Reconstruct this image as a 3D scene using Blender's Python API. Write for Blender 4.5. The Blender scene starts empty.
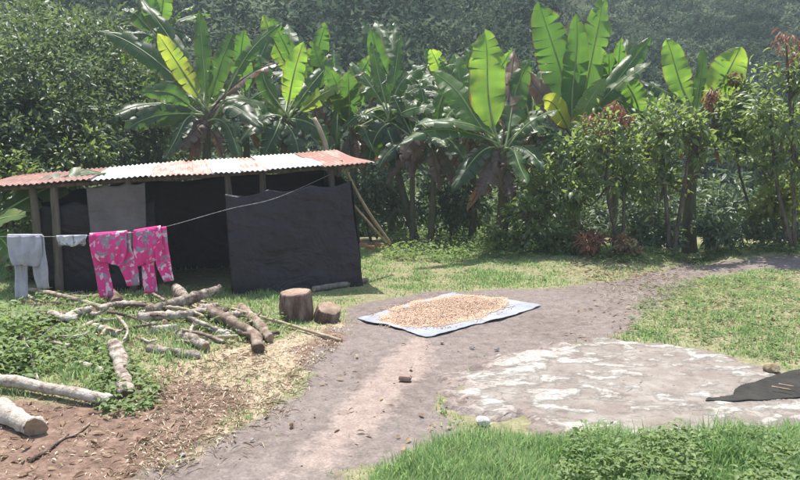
import bpy, math, random
import numpy as np
from mathutils import Vector
R = math.radians
scene = bpy.context.scene
C = scene.collection
rng = np.random.default_rng(7)
random.seed(7)

# ------------------------------------------------------------------ camera, sky, sun, exposure
CAM = np.array([0.0, 0.0, 2.25]); FPX = 700.0; PITCH = R(8.05)
cd = bpy.data.cameras.new('camera'); cam = bpy.data.objects.new('camera', cd); C.objects.link(cam)
cam.location = CAM; cam.rotation_euler = (R(90) - PITCH, 0, 0)
cd.sensor_width = 36; cd.lens = 36 * FPX / 800; cd.clip_end = 1000; cd.clip_start = 0.05
scene.camera = cam
SUN_EL, SUN_AZ = R(70), R(-14)          # high sun behind the scene, a little to the left
world = bpy.data.worlds.new('World'); scene.world = world; world.use_nodes = True
wn = world.node_tree; bg = wn.nodes['Background']
sky = wn.nodes.new('ShaderNodeTexSky'); sky.sky_type = 'NISHITA'; sky.sun_disc = False
sky.sun_elevation = SUN_EL; sky.sun_rotation = SUN_AZ; sky.air_density = 1.4; sky.dust_density = 2.5
wn.links.new(sky.outputs[0], bg.inputs[0]); bg.inputs[1].default_value = 0.15
sd = bpy.data.lights.new('sun', 'SUN'); sd.energy = 5.0; sd.angle = R(0.53); sd.color = (1, 0.96, 0.88)
sun = bpy.data.objects.new('sun', sd); C.objects.link(sun)
svec = Vector((math.sin(SUN_AZ) * math.cos(SUN_EL), math.cos(SUN_AZ) * math.cos(SUN_EL), math.sin(SUN_EL)))
sun.rotation_euler = (-svec).to_track_quat('-Z', 'Y').to_euler(); sun.location = svec * 60
vs = scene.view_settings; vs.view_transform = 'Standard'; vs.look = 'None'; vs.gamma = 1; vs.exposure = 0.86
scene.cycles.use_denoising = True
scene.cycles.max_bounces = 7; scene.cycles.volume_bounces = 1
scene.cycles.transparent_max_bounces = 8; scene.cycles.sample_clamp_indirect = 6

# ------------------------------------------------------------------ small numeric helpers
def vnoise(x, y, s=0):
    xi = np.floor(x).astype(np.int64); yi = np.floor(y).astype(np.int64)
    fx = x - xi; fy = y - yi; fx = fx * fx * (3 - 2 * fx); fy = fy * fy * (3 - 2 * fy)
    def h(a, b):
        n = (a * 374761393 + b * 668265263 + s * 974711) & 0x7fffffff
        n = ((n ^ (n >> 13)) * 1274126177) & 0x7fffffff
        return ((n ^ (n >> 16)) & 0xffff) / 65535.0
    return (h(xi, yi) * (1 - fx) + h(xi + 1, yi) * fx) * (1 - fy) + (h(xi, yi + 1) * (1 - fx) + h(xi + 1, yi + 1) * fx) * fy
def fbm(x, y, s=0, o=4):
    v = 0; a = 0.5; t = 0
    for i in range(o):
        v = v + a * vnoise(x * 2 ** i, y * 2 ** i, s + i * 17); t += a; a *= 0.5
    return v / t
def sstep(a, b, x):
    t = np.clip((x - a) / (b - a), 0, 1); return t * t * (3 - 2 * t)
def g2(x, y, cx, cy, sx, sy): return np.exp(-((x - cx) / sx) ** 2 - ((y - cy) / sy) ** 2)

def H(x, y):                               # the height of the ground
    x = np.asarray(x, float); y = np.asarray(y, float)
    z = 0.26 * g2(x, y, -4.7, 7.9, 2.3, 1.5) + 0.10 * g2(x, y, -5.5, 5.6, 2.2, 1.2)
    z = z + 0.16 * g2(x, y, 3.6, 13.6, 2.2, 1.2) + 0.20 * g2(x, y, 8.2, 13.2, 2.0, 1.6) - 0.22 * g2(x, y, 5.6, 13.9, 0.5, 1.3)
    z = z + 0.06 * g2(x, y, 5.2, 10, 1.6, 2.0)
    z = z + 0.05 * (fbm(x * 0.9, y * 0.9, 3) - 0.5) + 0.03 * (fbm(x * 4, y * 4, 5) - 0.5)
    z = z - 1.0 * sstep(16, 21, y) * (1 - sstep(24, 30, y))
    hill = np.maximum(y - 24 - 3 * np.sin(x * 0.07 + 1), 0)
    z = z + hill * 0.40 + sstep(5, 30, hill) * (2.2 * (fbm(x * 0.06, y * 0.06, 9) - 0.5) * 2 + 1.2 * np.sin(x * 0.11 + 2))
    return z

SA, CA = math.sin(PITCH), math.cos(PITCH)
def ray(px, py):
    a = (px - 400) / FPX; b = (240 - py) / FPX
    return np.array([a, CA + b * SA, -SA + b * CA])
def P(px, py, Y):
    r = ray(px, py); return CAM + r * (Y / r[1])
def G(px, py, dz=0.0):
    r = ray(px, py); z = 0.0
    for _ in range(14):
        p = CAM + r * ((z - CAM[2]) / r[2]); z = 0.5 * z + 0.5 * float(H(p[0], p[1]))
    p[2] = float(H(p[0], p[1])) + dz
    return p

def in_poly_sd(x, y, poly):                # signed distance, positive inside
    poly = np.asarray(poly); d = np.full(x.shape, 1e9); ins = np.zeros(x.shape, bool)
    for i in range(len(poly)):
        ax, ay = poly[i - 1]; bx, by = poly[i]
        ex, ey = bx - ax, by - ay
        t = np.clip(((x - ax) * ex + (y - ay) * ey) / (ex * ex + ey * ey + 1e-12), 0, 1)
        d = np.minimum(d, np.hypot(x - ax - t * ex, y - ay - t * ey))
        c = ((ay > y) != (by > y)) & (x < (bx - ax) * (y - ay) / (by - ay + 1e-12) + ax)
        ins ^= c
    return np.where(ins, d, -d)
def gpoly(pts): return [tuple(G(a, b)[:2]) for a, b in pts]

# ------------------------------------------------------------------ mesh helpers
def link(o, parent=None):
    C.objects.link(o)
    if parent is not None: o.parent = parent
    return o
def mesh(name, V, faces, mats, parent=None, attrs=None, smooth=False, midx=None, uv=None):
    """faces: list of int arrays (n,k)"""
    V = np.asarray(V, np.float32)
    me = bpy.data.meshes.new(name)
    faces = [np.asarray(f, np.int32) for f in faces if len(f)]
    nl = sum(f.size for f in faces); nf = sum(len(f) for f in faces)
    me.vertices.add(len(V)); me.vertices.foreach_set('co', V.ravel())
    me.loops.add(nl); me.loops.foreach_set('vertex_index', np.concatenate([f.ravel() for f in faces]))
    me.polygons.add(nf)
    tot = np.concatenate([np.full(len(f), f.shape[1], np.int32) for f in faces])
    st = np.concatenate([[0], np.cumsum(tot)[:-1]]).astype(np.int32)
    me.polygons.foreach_set('loop_start', st); me.polygons.foreach_set('loop_total', tot)
    if smooth: me.polygons.foreach_set('use_smooth', np.ones(nf, bool))
    if midx is not None: me.polygons.foreach_set('material_index', np.asarray(midx, np.int32))
    for k, v in (attrs or {}).items():
        a = me.attributes.new(k, 'FLOAT', 'POINT'); a.data.foreach_set('value', np.asarray(v, np.float32))
    if uv is not None:
        l = me.uv_layers.new(name='UVMap'); li = np.concatenate([f.ravel() for f in faces])
        l.data.foreach_set('uv', np.asarray(uv, np.float32)[li].ravel())
    me.update(calc_edges=True); me.validate()
    for m in (mats if isinstance(mats, (list, tuple)) else [mats]): me.materials.append(m)
    return link(bpy.data.objects.new(name, me), parent)
def tag(o, label=None, cat=None, group=None, kind=None):
    if label: o['label'] = label
    if cat: o['category'] = cat
    if group: o['group'] = group
    if kind: o['kind'] = kind
    return o
def empty(name, loc, label=None, cat=None, group=None):
    o = bpy.data.objects.new(name, None); o.empty_display_size = 0.1; link(o); o.location = [float(v) for v in loc]
    return tag(o, label, cat, group)
def under(o, root):                        # parent a part whose mesh is in world coordinates
    o.parent = root; o.matrix_parent_inverse.identity()
    me = o.data; l = np.array(root.location, np.float32)
    v = np.empty(len(me.vertices) * 3, np.float32); me.vertices.foreach_get('co', v)
    me.vertices.foreach_set('co', (v.reshape(-1, 3) - l).ravel()); me.update()
    return o
def centre(o):                             # move a one-mesh thing's origin to its own middle base
    me = o.data; v = np.empty(len(me.vertices) * 3, np.float32); me.vertices.foreach_get('co', v); v = v.reshape(-1, 3)
    c = np.array([(v[:, 0].min() + v[:, 0].max()) / 2, (v[:, 1].min() + v[:, 1].max()) / 2, v[:, 2].min()], np.float32)
    me.vertices.foreach_set('co', (v - c).ravel()); me.update(); o.location = [float(a) for a in c]
    return o
def nrm(a): return a / (np.linalg.norm(a, axis=-1, keepdims=True) + 1e-9)

def smooth_path(pts, n):
    pts = np.asarray(pts, float)
    if len(pts) == 2: return pts[0] + (pts[1] - pts[0]) * np.linspace(0, 1, n)[:, None]
    t = np.linspace(0, len(pts) - 1, n); out = []
    for u in t:
        i = min(int(u), len(pts) - 2); f = u - i
        p0 = pts[max(i - 1, 0)]; p1 = pts[i]; p2 = pts[i + 1]; p3 = pts[min(i + 2, len(pts) - 1)]
        out.append(0.5 * ((2 * p1) + (-p0 + p2) * f + (2 * p0 - 5 * p1 + 4 * p2 - p3) * f * f + (-p0 + 3 * p1 - 3 * p2 + p3) * f ** 3))
    return np.array(out)
def tube(pts, rad, k=8, rough=0.0, seed=0, caps=True):
    """returns V, quads, cap tris, per-vertex u (along)"""
    pts = np.asarray(pts, float); n = len(pts); rad = np.broadcast_to(np.asarray(rad, float), (n,))
    T = nrm(np.gradient(pts, axis=0)); up = np.array([0.13, 0.31, 1.0]) if abs(T[0][2]) < 0.9 else np.array([1.0, 0.2, 0])
    r = np.random.default_rng(seed); V = []
    ang = np.linspace(0, 2 * np.pi, k, endpoint=False); lob = 1 + rough * 0.5 * np.sin(ang * 2 + r.uniform(0, 6)) + rough * 0.4 * np.sin(ang * 3 + r.uniform(0, 6))
    for i in range(n):
        s = nrm(np.cross(T[i], up)); nn = np.cross(s, T[i])
        rr = rad[i] * lob * (1 + rough * (r.random(k) - 0.5))
        V.append(pts[i] + rr[:, None] * (np.cos(ang)[:, None] * s + np.sin(ang)[:, None] * nn))
    V = np.concatenate(V); q = []
    i = np.arange(n - 1)[:, None] * k; j = np.arange(k)[None, :]; j2 = (j + 1) % k
    Q = np.stack([i + j, i + j2, i + k + j2, i + k + j], -1).reshape(-1, 4)
    caps_f = np.zeros((0, 3), int)
    u = np.repeat(np.linspace(0, 1, n), k)
    if caps:
        base = len(V); V = np.concatenate([V, pts[:1], pts[-1:]]); u = np.concatenate([u, [0, 1]])
        jj = np.arange(k); a = np.stack([(jj + 1) % k, jj, np.full(k, base)], -1)
        o = (n - 1) * k; b = np.stack([o + jj, o + (jj + 1) % k, np.full(k, base + 1)], -1); caps_f = np.concatenate([a, b])
    return V, Q, caps_f, u
class Join:
    def __init__(s): s.V = []; s.F = {}; s.n = 0; s.A = []
    def add(s, V, faces, a=0.0):
        V = np.asarray(V, float)
        for f in faces:
            f = np.asarray(f, np.int64)
            if len(f): s.F.setdefault(f.shape[1], []).append(f + s.n)
        s.V.append(V); s.n += len(V); s.A.append(np.broadcast_to(np.asarray(a, float), (len(V),)))
    def tube(s, *a, tint=0.0, **k):
        V, Q, c, u = tube(*a, **k); s.add(V, [Q, c], tint)
    def build(s, name, mat, parent=None, smooth=True):
        return mesh(name, np.concatenate(s.V), [np.concatenate(f) for f in s.F.values()], mat, parent, {'tint': np.concatenate(s.A)}, smooth)

# leaves -------------------------------------------------------------
T0 = np.array([[0, 0.32, 0], [0, -0.32, 0], [1, 0, -0.1]]); F0 = [np.array([[0, 1, 2]])]
T1 = np.array([[0, 0, 0], [0.45, 0.5, 0.12], [1, 0, -0.12], [0.45, -0.5, 0.12]]); F1 = [np.array([[0, 2, 1], [0, 3, 2]])]
T2 = np.array([[0, 0, 0], [0.3, 0.42, 0.1], [0.3, 0, 0.02], [0.3, -0.42, 0.1], [0.65, 0.4, 0.02], [0.65, 0, -0.06], [0.65, -0.4, 0.02], [1, 0, -0.26]])
F2 = [np.array([[0, 2, 1], [0, 3, 2], [4, 5, 7], [5, 6, 7]]), np.array([[1, 2, 5, 4], [2, 3, 6, 5]])]
def leaves(pos, d, up, L, W, tint, detail=1):
    T, F = [(T0, F0), (T1, F1), (T2, F2)][detail]
    d = nrm(d); s = nrm(np.cross(d, up)); n = np.cross(s, d)
    V = pos[:, None, :] + T[None, :, 0, None] * (L[:, None, None] * d[:, None, :]) + T[None, :, 1, None] * (W[:, None, None] * s[:, None, :]) \
        + T[None, :, 2, None] * (L[:, None, None] * n[:, None, :])
    k = len(T); off = (np.arange(len(pos)) * k)[:, None, None]
    return V.reshape(-1, 3), [(f[None] + off).reshape(-1, f.shape[1]) for f in F], np.repeat(tint, k)
def rdir(n, r): return nrm(r.normal(size=(n, 3)))
def crown_leaves(c, rad, ncl, per, L, r, detail=1, ratio=0.42, surf=2.4, spread=0.22, droop=0.35, tone=(0.2, 0.8), lump=0.25):
    """clumps of leaves through an uneven ellipsoid; returns V, F, tint, clump centres"""
    c = np.asarray(c, float); rad = np.asarray(rad, float)
    q = rdir(ncl, r); rr = r.random(ncl) ** (1 / surf)
    lob = 1 + lump * np.sin(q[:, 0] * 3.1 + r.uniform(0, 6)) * np.cos(q[:, 2] * 4 + r.uniform(0, 6)) + lump * 0.7 * (r.random(ncl) - 0.5)
    cc = c + q * (rr * lob)[:, None] * rad
    n = ncl * per; ci = np.repeat(np.arange(ncl), per)
    size = spread * rad.mean() * (0.6 + 0.8 * r.random(ncl))
    off = r.normal(size=(n, 3)) * 0.6 * size[ci][:, None]
    pos = cc[ci] + off
    out = nrm(nrm(pos - c) * 0.7 + nrm(off) * 0.9 + r.normal(size=(n, 3)) * 0.5)
    out[:, 2] -= droop
    up = nrm(np.array([0, 0, 0.75]) + 0.65 * nrm(pos - c) + 0.5 * r.normal(size=(n, 3)))
    l = L * (0.6 + 0.7 * r.random(n)); w = l * ratio * (0.8 + 0.4 * r.random(n))
    t = np.clip(tone[0] + (tone[1] - tone[0]) * (0.6 * r.random(n) + 0.4 * r.random(ncl)[ci]), 0, 1)
    V, F, tt = leaves(pos, out, up, l, w, t, detail)
    return V, F, tt, cc

# ------------------------------------------------------------------ materials
def M(name, rough=0.9, spec=0.2):
    m = bpy.data.materials.new(name); m.use_nodes = True; nt = m.node_tree
    b = nt.nodes['Principled BSDF']; b.inputs['Roughness'].default_value = rough; b.inputs['Specular IOR Level'].default_value = spec
    return m, nt, b
def nd(nt, t, **kw):
    n = nt.nodes.new('ShaderNode' + t)
    for k, v in kw.items():
        if hasattr(n, k) and k not in n.inputs: setattr(n, k, v)
        else: n.inputs[k].default_value = v
    return n
def noise(nt, scale, detail=5, rough=0.6, vec=None, dist=0.0):
    n = nd(nt, 'TexNoise'); n.inputs['Scale'].default_value = scale; n.inputs['Detail'].default_value = detail
    n.inputs['Roughness'].default_value = rough; n.inputs['Distortion'].default_value = dist
    if vec is not None: nt.links.new(vec, n.inputs['Vector'])
    return n.outputs['Fac']
def ramp(nt, fac, stops):
    n = nd(nt, 'ValToRGB'); e = n.color_ramp.elements
    while len(e) < len(stops): e.new(0.5)
    for x, (p, c) in zip(e, stops): x.position = p; x.color = (*c, 1) if len(c) == 3 else c
    nt.links.new(fac, n.inputs[0]); return n.outputs[0]
def mixc(nt, fac, a, b):
    n = nd(nt, 'Mix', data_type='RGBA')
    for i, v in ((0, fac), (6, a), (7, b)):
        if isinstance(v, (int, float)): n.inputs[i].default_value = v
        elif isinstance(v, tuple): n.inputs[i].default_value = (*v, 1)
        else: nt.links.new(v, n.inputs[i])
    return n.outputs[2]
def math_(nt, op, a, b=0.0, clamp=False):
    n = nd(nt, 'Math', operation=op); n.use_clamp = clamp
    for i, v in ((0, a), (1, b)):
        if isinstance(v, (int, float)): n.inputs[i].default_value = v
        else: nt.links.new(v, n.inputs[i])
    return n.outputs[0]
def attr(nt, name): return nd(nt, 'Attribute', attribute_name=name).outputs['Fac']
def bump(nt, b, h, strength=0.5, dist=0.02):
    n = nd(nt, 'Bump'); n.inputs['Strength'].default_value = strength; n.inputs['Distance'].default_value = dist
    nt.links.new(h, n.inputs['Height']); nt.links.new(n.outputs[0], b.inputs['Normal'])
def coord(nt, kind='Object'): return nd(nt, 'TexCoord').outputs[kind]
def scaled(nt, vec, s):
    n = nd(nt, 'Mapping'); n.inputs['Scale'].default_value = s; nt.links.new(vec, n.inputs['Vector']); return n.outputs[0]
def obj_random(nt): return nd(nt, 'ObjectInfo').outputs['Random']

def leaf_mat(name, stops, trans, amount=0.4, gloss=0.35, rough=0.42, nz=6.0):
    m = bpy.data.materials.new(name); m.use_nodes = True; nt = m.node_tree
    b = nt.nodes['Principled BSDF']; out = nt.nodes['Material Output']
    t = attr(nt, 'tint'); v = noise(nt, nz, 3)
    f = math_(nt, 'ADD', t, math_(nt, 'MULTIPLY', math_(nt, 'SUBTRACT', v, 0.5), 0.5), True)
    col = ramp(nt, f, stops)
    nt.links.new(col, b.inputs['Base Color']); b.inputs['Roughness'].default_value = rough; b.inputs['Specular IOR Level'].default_value = gloss
    tr = nd(nt, 'BsdfTranslucent'); nt.links.new(ramp(nt, f, trans), tr.inputs[0])
    mx = nd(nt, 'MixShader'); mx.inputs[0].default_value = amount
    nt.links.new(b.outputs[0], mx.inputs[1]); nt.links.new(tr.outputs[0], mx.inputs[2]); nt.links.new(mx.outputs[0], out.inputs[0])
    return m
LM = {}
LM['coffee'] = leaf_mat('glossy_leaf', [(0, (0.018, 0.036, 0.022)), (0.5, (0.055, 0.088, 0.05)), (1, (0.15, 0.19, 0.12))], [(0, (0.07, 0.12, 0.035)), (1, (0.26, 0.35, 0.12))], 0.36, 0.42, 0.45)
LM['cacao'] = leaf_mat('bush_leaf', [(0, (0.038, 0.065, 0.024)), (0.5, (0.075, 0.115, 0.042)), (1, (0.14, 0.185, 0.075))], [(0, (0.1, 0.17, 0.03)), (1, (0.36, 0.47, 0.12))], 0.48, 0.5, 0.42)
LM['weed'] = leaf_mat('weed_leaf', [(0, (0.08, 0.125, 0.04)), (0.5, (0.125, 0.185, 0.065)), (1, (0.2, 0.26, 0.105))], [(0, (0.16, 0.26, 0.05)), (1, (0.34, 0.46, 0.13))], 0.42, 0.3, 0.5)
LM['yellow'] = leaf_mat('yellow_green_leaf', [(0, (0.09, 0.115, 0.022)), (1, (0.18, 0.205, 0.045))], [(0, (0.22, 0.3, 0.04)), (1, (0.42, 0.46, 0.07))], 0.42, 0.35, 0.5)
LM['red'] = leaf_mat('young_red_leaf', [(0, (0.13, 0.055, 0.04)), (0.6, (0.24, 0.11, 0.075)), (1, (0.3, 0.19, 0.11))], [(0, (0.2, 0.07, 0.04)), (1, (0.38, 0.18, 0.1))], 0.35, 0.3, 0.5)
LM['far'] = leaf_mat('hillside_leaf', [(0, (0.014, 0.03, 0.02)), (0.5, (0.036, 0.06, 0.04)), (1, (0.085, 0.12, 0.075))], [(0, (0.03, 0.06, 0.04)), (0.5, (0.08, 0.125, 0.075)), (1, (0.22, 0.28, 0.16))], 0.34, 0.06, 0.7, 0.6)
LM['grass'] = leaf_mat('grass_blade', [(0, (0.115, 0.205, 0.075)), (0.5, (0.205, 0.305, 0.13)), (0.8, (0.36, 0.36, 0.2)), (1, (0.5, 0.44, 0.29))], [(0, (0.24, 0.40, 0.12)), (0.55, (0.42, 0.60, 0.235)), (1, (0.5, 0.45, 0.27))], 0.45, 0.2, 0.55, 1.2)
LM['dry'] = leaf_mat('dead_leaf', [(0, (0.09, 0.05, 0.03)), (0.5, (0.2, 0.13, 0.08)), (1, (0.36, 0.27, 0.17))], [(0, (0.1, 0.05, 0.02)), (1, (0.3, 0.2, 0.1))], 0.25, 0.15, 0.8)
LM['straw'] = leaf_mat('straw_litter', [(0, (0.26, 0.19, 0.13)), (0.5, (0.42, 0.34, 0.24)), (1, (0.62, 0.54, 0.42))], [(0, (0.1, 0.06, 0.03)), (1, (0.3, 0.24, 0.14))], 0.12, 0.15, 0.8)

def banana_mat(name, stops, trans, amount):
    m = bpy.data.materials.new(name); m.use_nodes = True; nt = m.node_tree
    b = nt.nodes['Principled BSDF']; out = nt.nodes['Material Output']
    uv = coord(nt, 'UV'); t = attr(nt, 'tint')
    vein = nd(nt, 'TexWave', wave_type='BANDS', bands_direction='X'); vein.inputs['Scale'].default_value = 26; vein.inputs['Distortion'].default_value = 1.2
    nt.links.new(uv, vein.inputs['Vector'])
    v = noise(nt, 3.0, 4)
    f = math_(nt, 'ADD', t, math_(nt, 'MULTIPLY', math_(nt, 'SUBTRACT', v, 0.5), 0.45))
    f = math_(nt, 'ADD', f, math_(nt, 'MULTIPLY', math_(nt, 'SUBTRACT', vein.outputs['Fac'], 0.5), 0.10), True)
    sep = nd(nt, 'SeparateXYZ'); nt.links.new(uv, sep.inputs[0]); ed = math_(nt, 'ABSOLUTE', math_(nt, 'SUBTRACT', sep.outputs[1], 0.5))
    ed = math_(nt, 'ADD', math_(nt, 'MULTIPLY', math_(nt, 'SUBTRACT', ed, 0.5), 9.0), math_(nt, 'MULTIPLY', noise(nt, 2.6, 4), 1.9)); ed = ramp(nt, ed, [(0.62, (0, 0, 0)), (0.85, (1, 1, 1))])   # brown dried margin
    bc = mixc(nt, ed, ramp(nt, f, stops), (0.17, 0.11, 0.06)); tcol = mixc(nt, ed, ramp(nt, f, trans), (0.25, 0.14, 0.05))
    nt.links.new(bc, b.inputs['Base Color']); b.inputs['Roughness'].default_value = 0.34; b.inputs['Specular IOR Level'].default_value = 0.5
    bump(nt, b, vein.outputs['Fac'], 0.25, 0.01)
    tr = nd(nt, 'BsdfTranslucent'); nt.links.new(tcol, tr.inputs[0])
    mx = nd(nt, 'MixShader'); mx.inputs[0].default_value = amount
    nt.links.new(b.outputs[0], mx.inputs[1]); nt.links.new(tr.outputs[0], mx.inputs[2]); nt.links.new(mx.outputs[0], out.inputs[0])
    return m
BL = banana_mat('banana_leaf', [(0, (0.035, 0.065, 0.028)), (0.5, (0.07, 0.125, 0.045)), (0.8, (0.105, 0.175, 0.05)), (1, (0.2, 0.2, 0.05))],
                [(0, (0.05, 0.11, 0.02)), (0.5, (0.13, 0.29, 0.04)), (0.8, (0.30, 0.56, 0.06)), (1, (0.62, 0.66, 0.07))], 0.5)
BD = banana_mat('dead_banana_leaf', [(0, (0.06, 0.035, 0.022)), (0.6, (0.16, 0.10, 0.06)), (1, (0.30, 0.22, 0.13))],
                [(0, (0.08, 0.03, 0.015)), (1, (0.28, 0.15, 0.06))], 0.28)
def simple(name, stops, scale, rough=0.9, spec=0.2, stretch=(1, 1, 1), b_s=0.5, b_d=0.01, per_obj=0.0, detail=6):
    m, nt, b = M(name, rough, spec); v = scaled(nt, coord(nt), stretch)
    f = noise(nt, scale, detail, 0.65, v)
    g = math_(nt, 'ADD', f, math_(nt, 'MULTIPLY', math_(nt, 'SUBTRACT', obj_random(nt), 0.5), per_obj), True) if per_obj else f
    nt.links.new(ramp(nt, g, stops), b.inputs['Base Color'])
    if b_s: bump(nt, b, noise(nt, scale * 2.3, 5, 0.7, v), b_s, b_d)
    return m
MIDRIB = simple('leaf_midrib', [(0.3, (0.12, 0.18, 0.06)), (0.7, (0.25, 0.3, 0.12))], 8, 0.5, 0.4, b_s=0)
PSTEM = simple('banana_stem', [(0.3, (0.045, 0.05, 0.025)), (0.5, (0.10, 0.10, 0.05)), (0.62, (0.07, 0.045, 0.028)), (0.8, (0.17, 0.14, 0.08))], 4, 0.75, 0.3, (3, 3, 0.5), 0.6, 0.03)
BARK = simple('bark', [(0.3, (0.045, 0.033, 0.026)), (0.55, (0.12, 0.095, 0.075)), (0.75, (0.22, 0.19, 0.155))], 9, 0.95, 0.1, (1, 1, 0.35), 0.9, 0.02)
LOG = simple('cut_log_bark', [(0.3, (0.10, 0.078, 0.062)), (0.42, (0.26, 0.21, 0.17)), (0.52, (0.42, 0.36, 0.305)), (0.66, (0.54, 0.49, 0.43)), (0.8, (0.34, 0.32, 0.26))], 11, 0.9, 0.15, (1, 1, 1), 1.0, 0.03, 0.25)
LOGD = simple('dark_log_bark', [(0.3, (0.06, 0.045, 0.036)), (0.5, (0.18, 0.13, 0.10)), (0.68, (0.34, 0.28, 0.23))], 8, 0.95, 0.1, (1, 1, 1), 0.9, 0.02, 0.25)
CUT = simple('sawn_wood', [(0.3, (0.22, 0.145, 0.095)), (0.6, (0.36, 0.26, 0.18)), (0.8, (0.48, 0.38, 0.28))], 14, 0.85, 0.15, b_s=0.4, b_d=0.006)
CUTD = simple('old_sawn_wood', [(0.3, (0.06, 0.045, 0.035)), (0.6, (0.14, 0.10, 0.075)), (0.8, (0.2, 0.16, 0.12))], 14, 0.9, 0.1, b_s=0.4, b_d=0.006)
POST = simple('weathered_post', [(0.3, (0.08, 0.065, 0.055)), (0.55, (0.155, 0.13, 0.11)), (0.8, (0.25, 0.22, 0.19))], 6, 0.9, 0.1, (3, 3, 0.4), 0.6, 0.01, 0.2)
BAMBOO = simple('dry_pole', [(0.3, (0.2, 0.15, 0.10)), (0.7, (0.42, 0.34, 0.24))], 6, 0.7, 0.25, (2, 2, 0.5), 0.3, 0.005, 0.2)
STONE = simple('grey_stone', [(0.3, (0.2, 0.18, 0.165)), (0.6, (0.36, 0.33, 0.3)), (0.8, (0.55, 0.52, 0.48))], 9, 0.95, 0.15, b_s=0.9, b_d=0.02, per_obj=0.2)
BRICKM = simple('fired_brick', [(0.3, (0.17, 0.11, 0.09)), (0.6, (0.27, 0.19, 0.16)), (0.85, (0.38, 0.3, 0.26))], 12, 0.95, 0.1, b_s=0.6, b_d=0.01)
TERRA = simple('orange_terracotta', [(0.3, (0.38, 0.14, 0.075)), (0.7, (0.6, 0.28, 0.16))], 10, 0.9, 0.15, b_s=0.5, b_d=0.01)
ROPE = simple('line_cord', [(0.4, (0.2, 0.19, 0.18)), (0.6, (0.4, 0.38, 0.36))], 30, 0.8, 0.2, b_s=0)
BEAN = simple('drying_bean', [(0.3, (0.36, 0.215, 0.14)), (0.5, (0.47, 0.32, 0.225)), (0.7, (0.57, 0.43, 0.32))], 26, 0.75, 0.2, b_s=0)

# ------------------------------------------------------------------ ground
PATH = gpoly([(120, 500), (205, 450), (255, 420), (296, 385), (322, 355), (340, 330), (352, 308), (385, 297), (440, 290), (520, 290), (590, 284), (640, 275), (676, 265), (690, 261),
              (703, 266), (697, 277), (672, 300), (640, 322), (610, 337), (560, 347), (505, 357), (462, 372), (446, 395), (440, 412), (470, 432), (460, 446), (400, 455), (362, 475), (330, 520)])
PATH2 = gpoly([(690, 268), (715, 263), (735, 260), (770, 256), (830, 258), (830, 268), (770, 270), (740, 273), (700, 276)])
TRACK = gpoly([(415, 335), (440, 345), (420, 372), (392, 398), (370, 430), (330, 470), (270, 480), (318, 440), (350, 400), (378, 370), (398, 348)])
SLAB = gpoly([(446, 396), (458, 378), (500, 359), (560, 347), (600, 344), (655, 346), (715, 353), (752, 362), (800, 374), (850, 388), (860, 418), (800, 428), (740, 437), (680, 440), (600, 440), (530, 436), (480, 424), (452, 410)])
SOIL = gpoly([(-60, 395), (40, 402), (110, 396), (135, 380), (165, 372), (215, 390), (240, 400), (200, 440), (150, 475), (110, 520), (-120, 520)])
CHIPS = gpoly([(140, 372), (210, 350), (262, 345), (300, 330), (345, 322), (350, 340), (322, 365), (300, 385), (250, 425), (190, 465), (140, 480), (150, 430)])
REDPATCH = gpoly([(290, 350), (330, 325), (395, 333), (380, 345), (330, 362), (300, 372)])
def soften(x, y, poly, w, s, amp):
    sd = in_poly_sd(x, y, poly) + amp * (fbm(x * 2.2, y * 2.2, s, 4) - 0.5) * 2
    return sstep(-w, w, sd)
def masks(x, y):
    d = {}
    d['path'] = np.maximum(soften(x, y, PATH, 0.16, 21, 0.28), soften(x, y, PATH2, 0.2, 22, 0.3))
    d['track'] = soften(x, y, TRACK, 0.22, 25, 0.15)
    d['soil'] = np.maximum(soften(x, y, SOIL, 0.2, 23, 0.3), 0.8 * soften(x, y, REDPATCH, 0.12, 27, 0.15))
    d['chips'] = soften(x, y, CHIPS, 0.15, 24, 0.2)
    d['hill'] = sstep(15.5, 18, y)
    d['slab'] = sstep(-0.10, 0.02, in_poly_sd(x, y, SLAB))
    return d
def axis(a, b, h, lo, hi):
    f = list(np.arange(a, b + h / 2, h)); s = h; v = b
    while v < hi: s *= 1.16; v += s; f.append(v)
    s = h; v = a; pre = []
    while v > lo: s *= 1.16; v -= s; pre.append(v)
    return np.array(pre[::-1] + f)
gx = axis(-7.5, 8.5, 0.065, -140, 140); gy = axis(3.2, 16.5, 0.065, -12, 100)
X, Y = np.meshgrid(gx, gy); mk = masks(X, Y); Z = H(X, Y)
Z = Z - 0.010 * mk['path'] * (0.6 + 0.8 * fbm(X * 1.5, Y * 1.5, 31)) + 0.012 * (fbm(X * 9, Y * 9, 33) - 0.5) + 0.03 * mk['path'] * (fbm(X * 3.2, Y * 3.2, 37, 3) - 0.5) + 0.03 * (mk['soil']) * (fbm(X * 6, Y * 6, 35) - 0.5)
idx = np.arange(X.size).reshape(X.shape)
GQ = np.stack([idx[:-1, :-1], idx[:-1, 1:], idx[1:, 1:], idx[1:, :-1]], -1).reshape(-1, 4)
m, nt, b = M('ground_earth', 0.97, 0.1)
co = coord(nt)
n1 = noise(nt, 1.3, 6, 0.6, co); n2 = noise(nt, 9, 6, 0.7, co); n3 = noise(nt, 40, 4, 0.7, co)
turf = mixc(nt, n1, ramp(nt, n2, [(0.3, (0.13, 0.115, 0.07)), (0.55, (0.24, 0.205, 0.135)), (0.75, (0.34, 0.29, 0.2))]), ramp(nt, n2, [(0.3, (0.12, 0.135, 0.06)), (0.7, (0.25, 0.245, 0.13))]))
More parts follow.
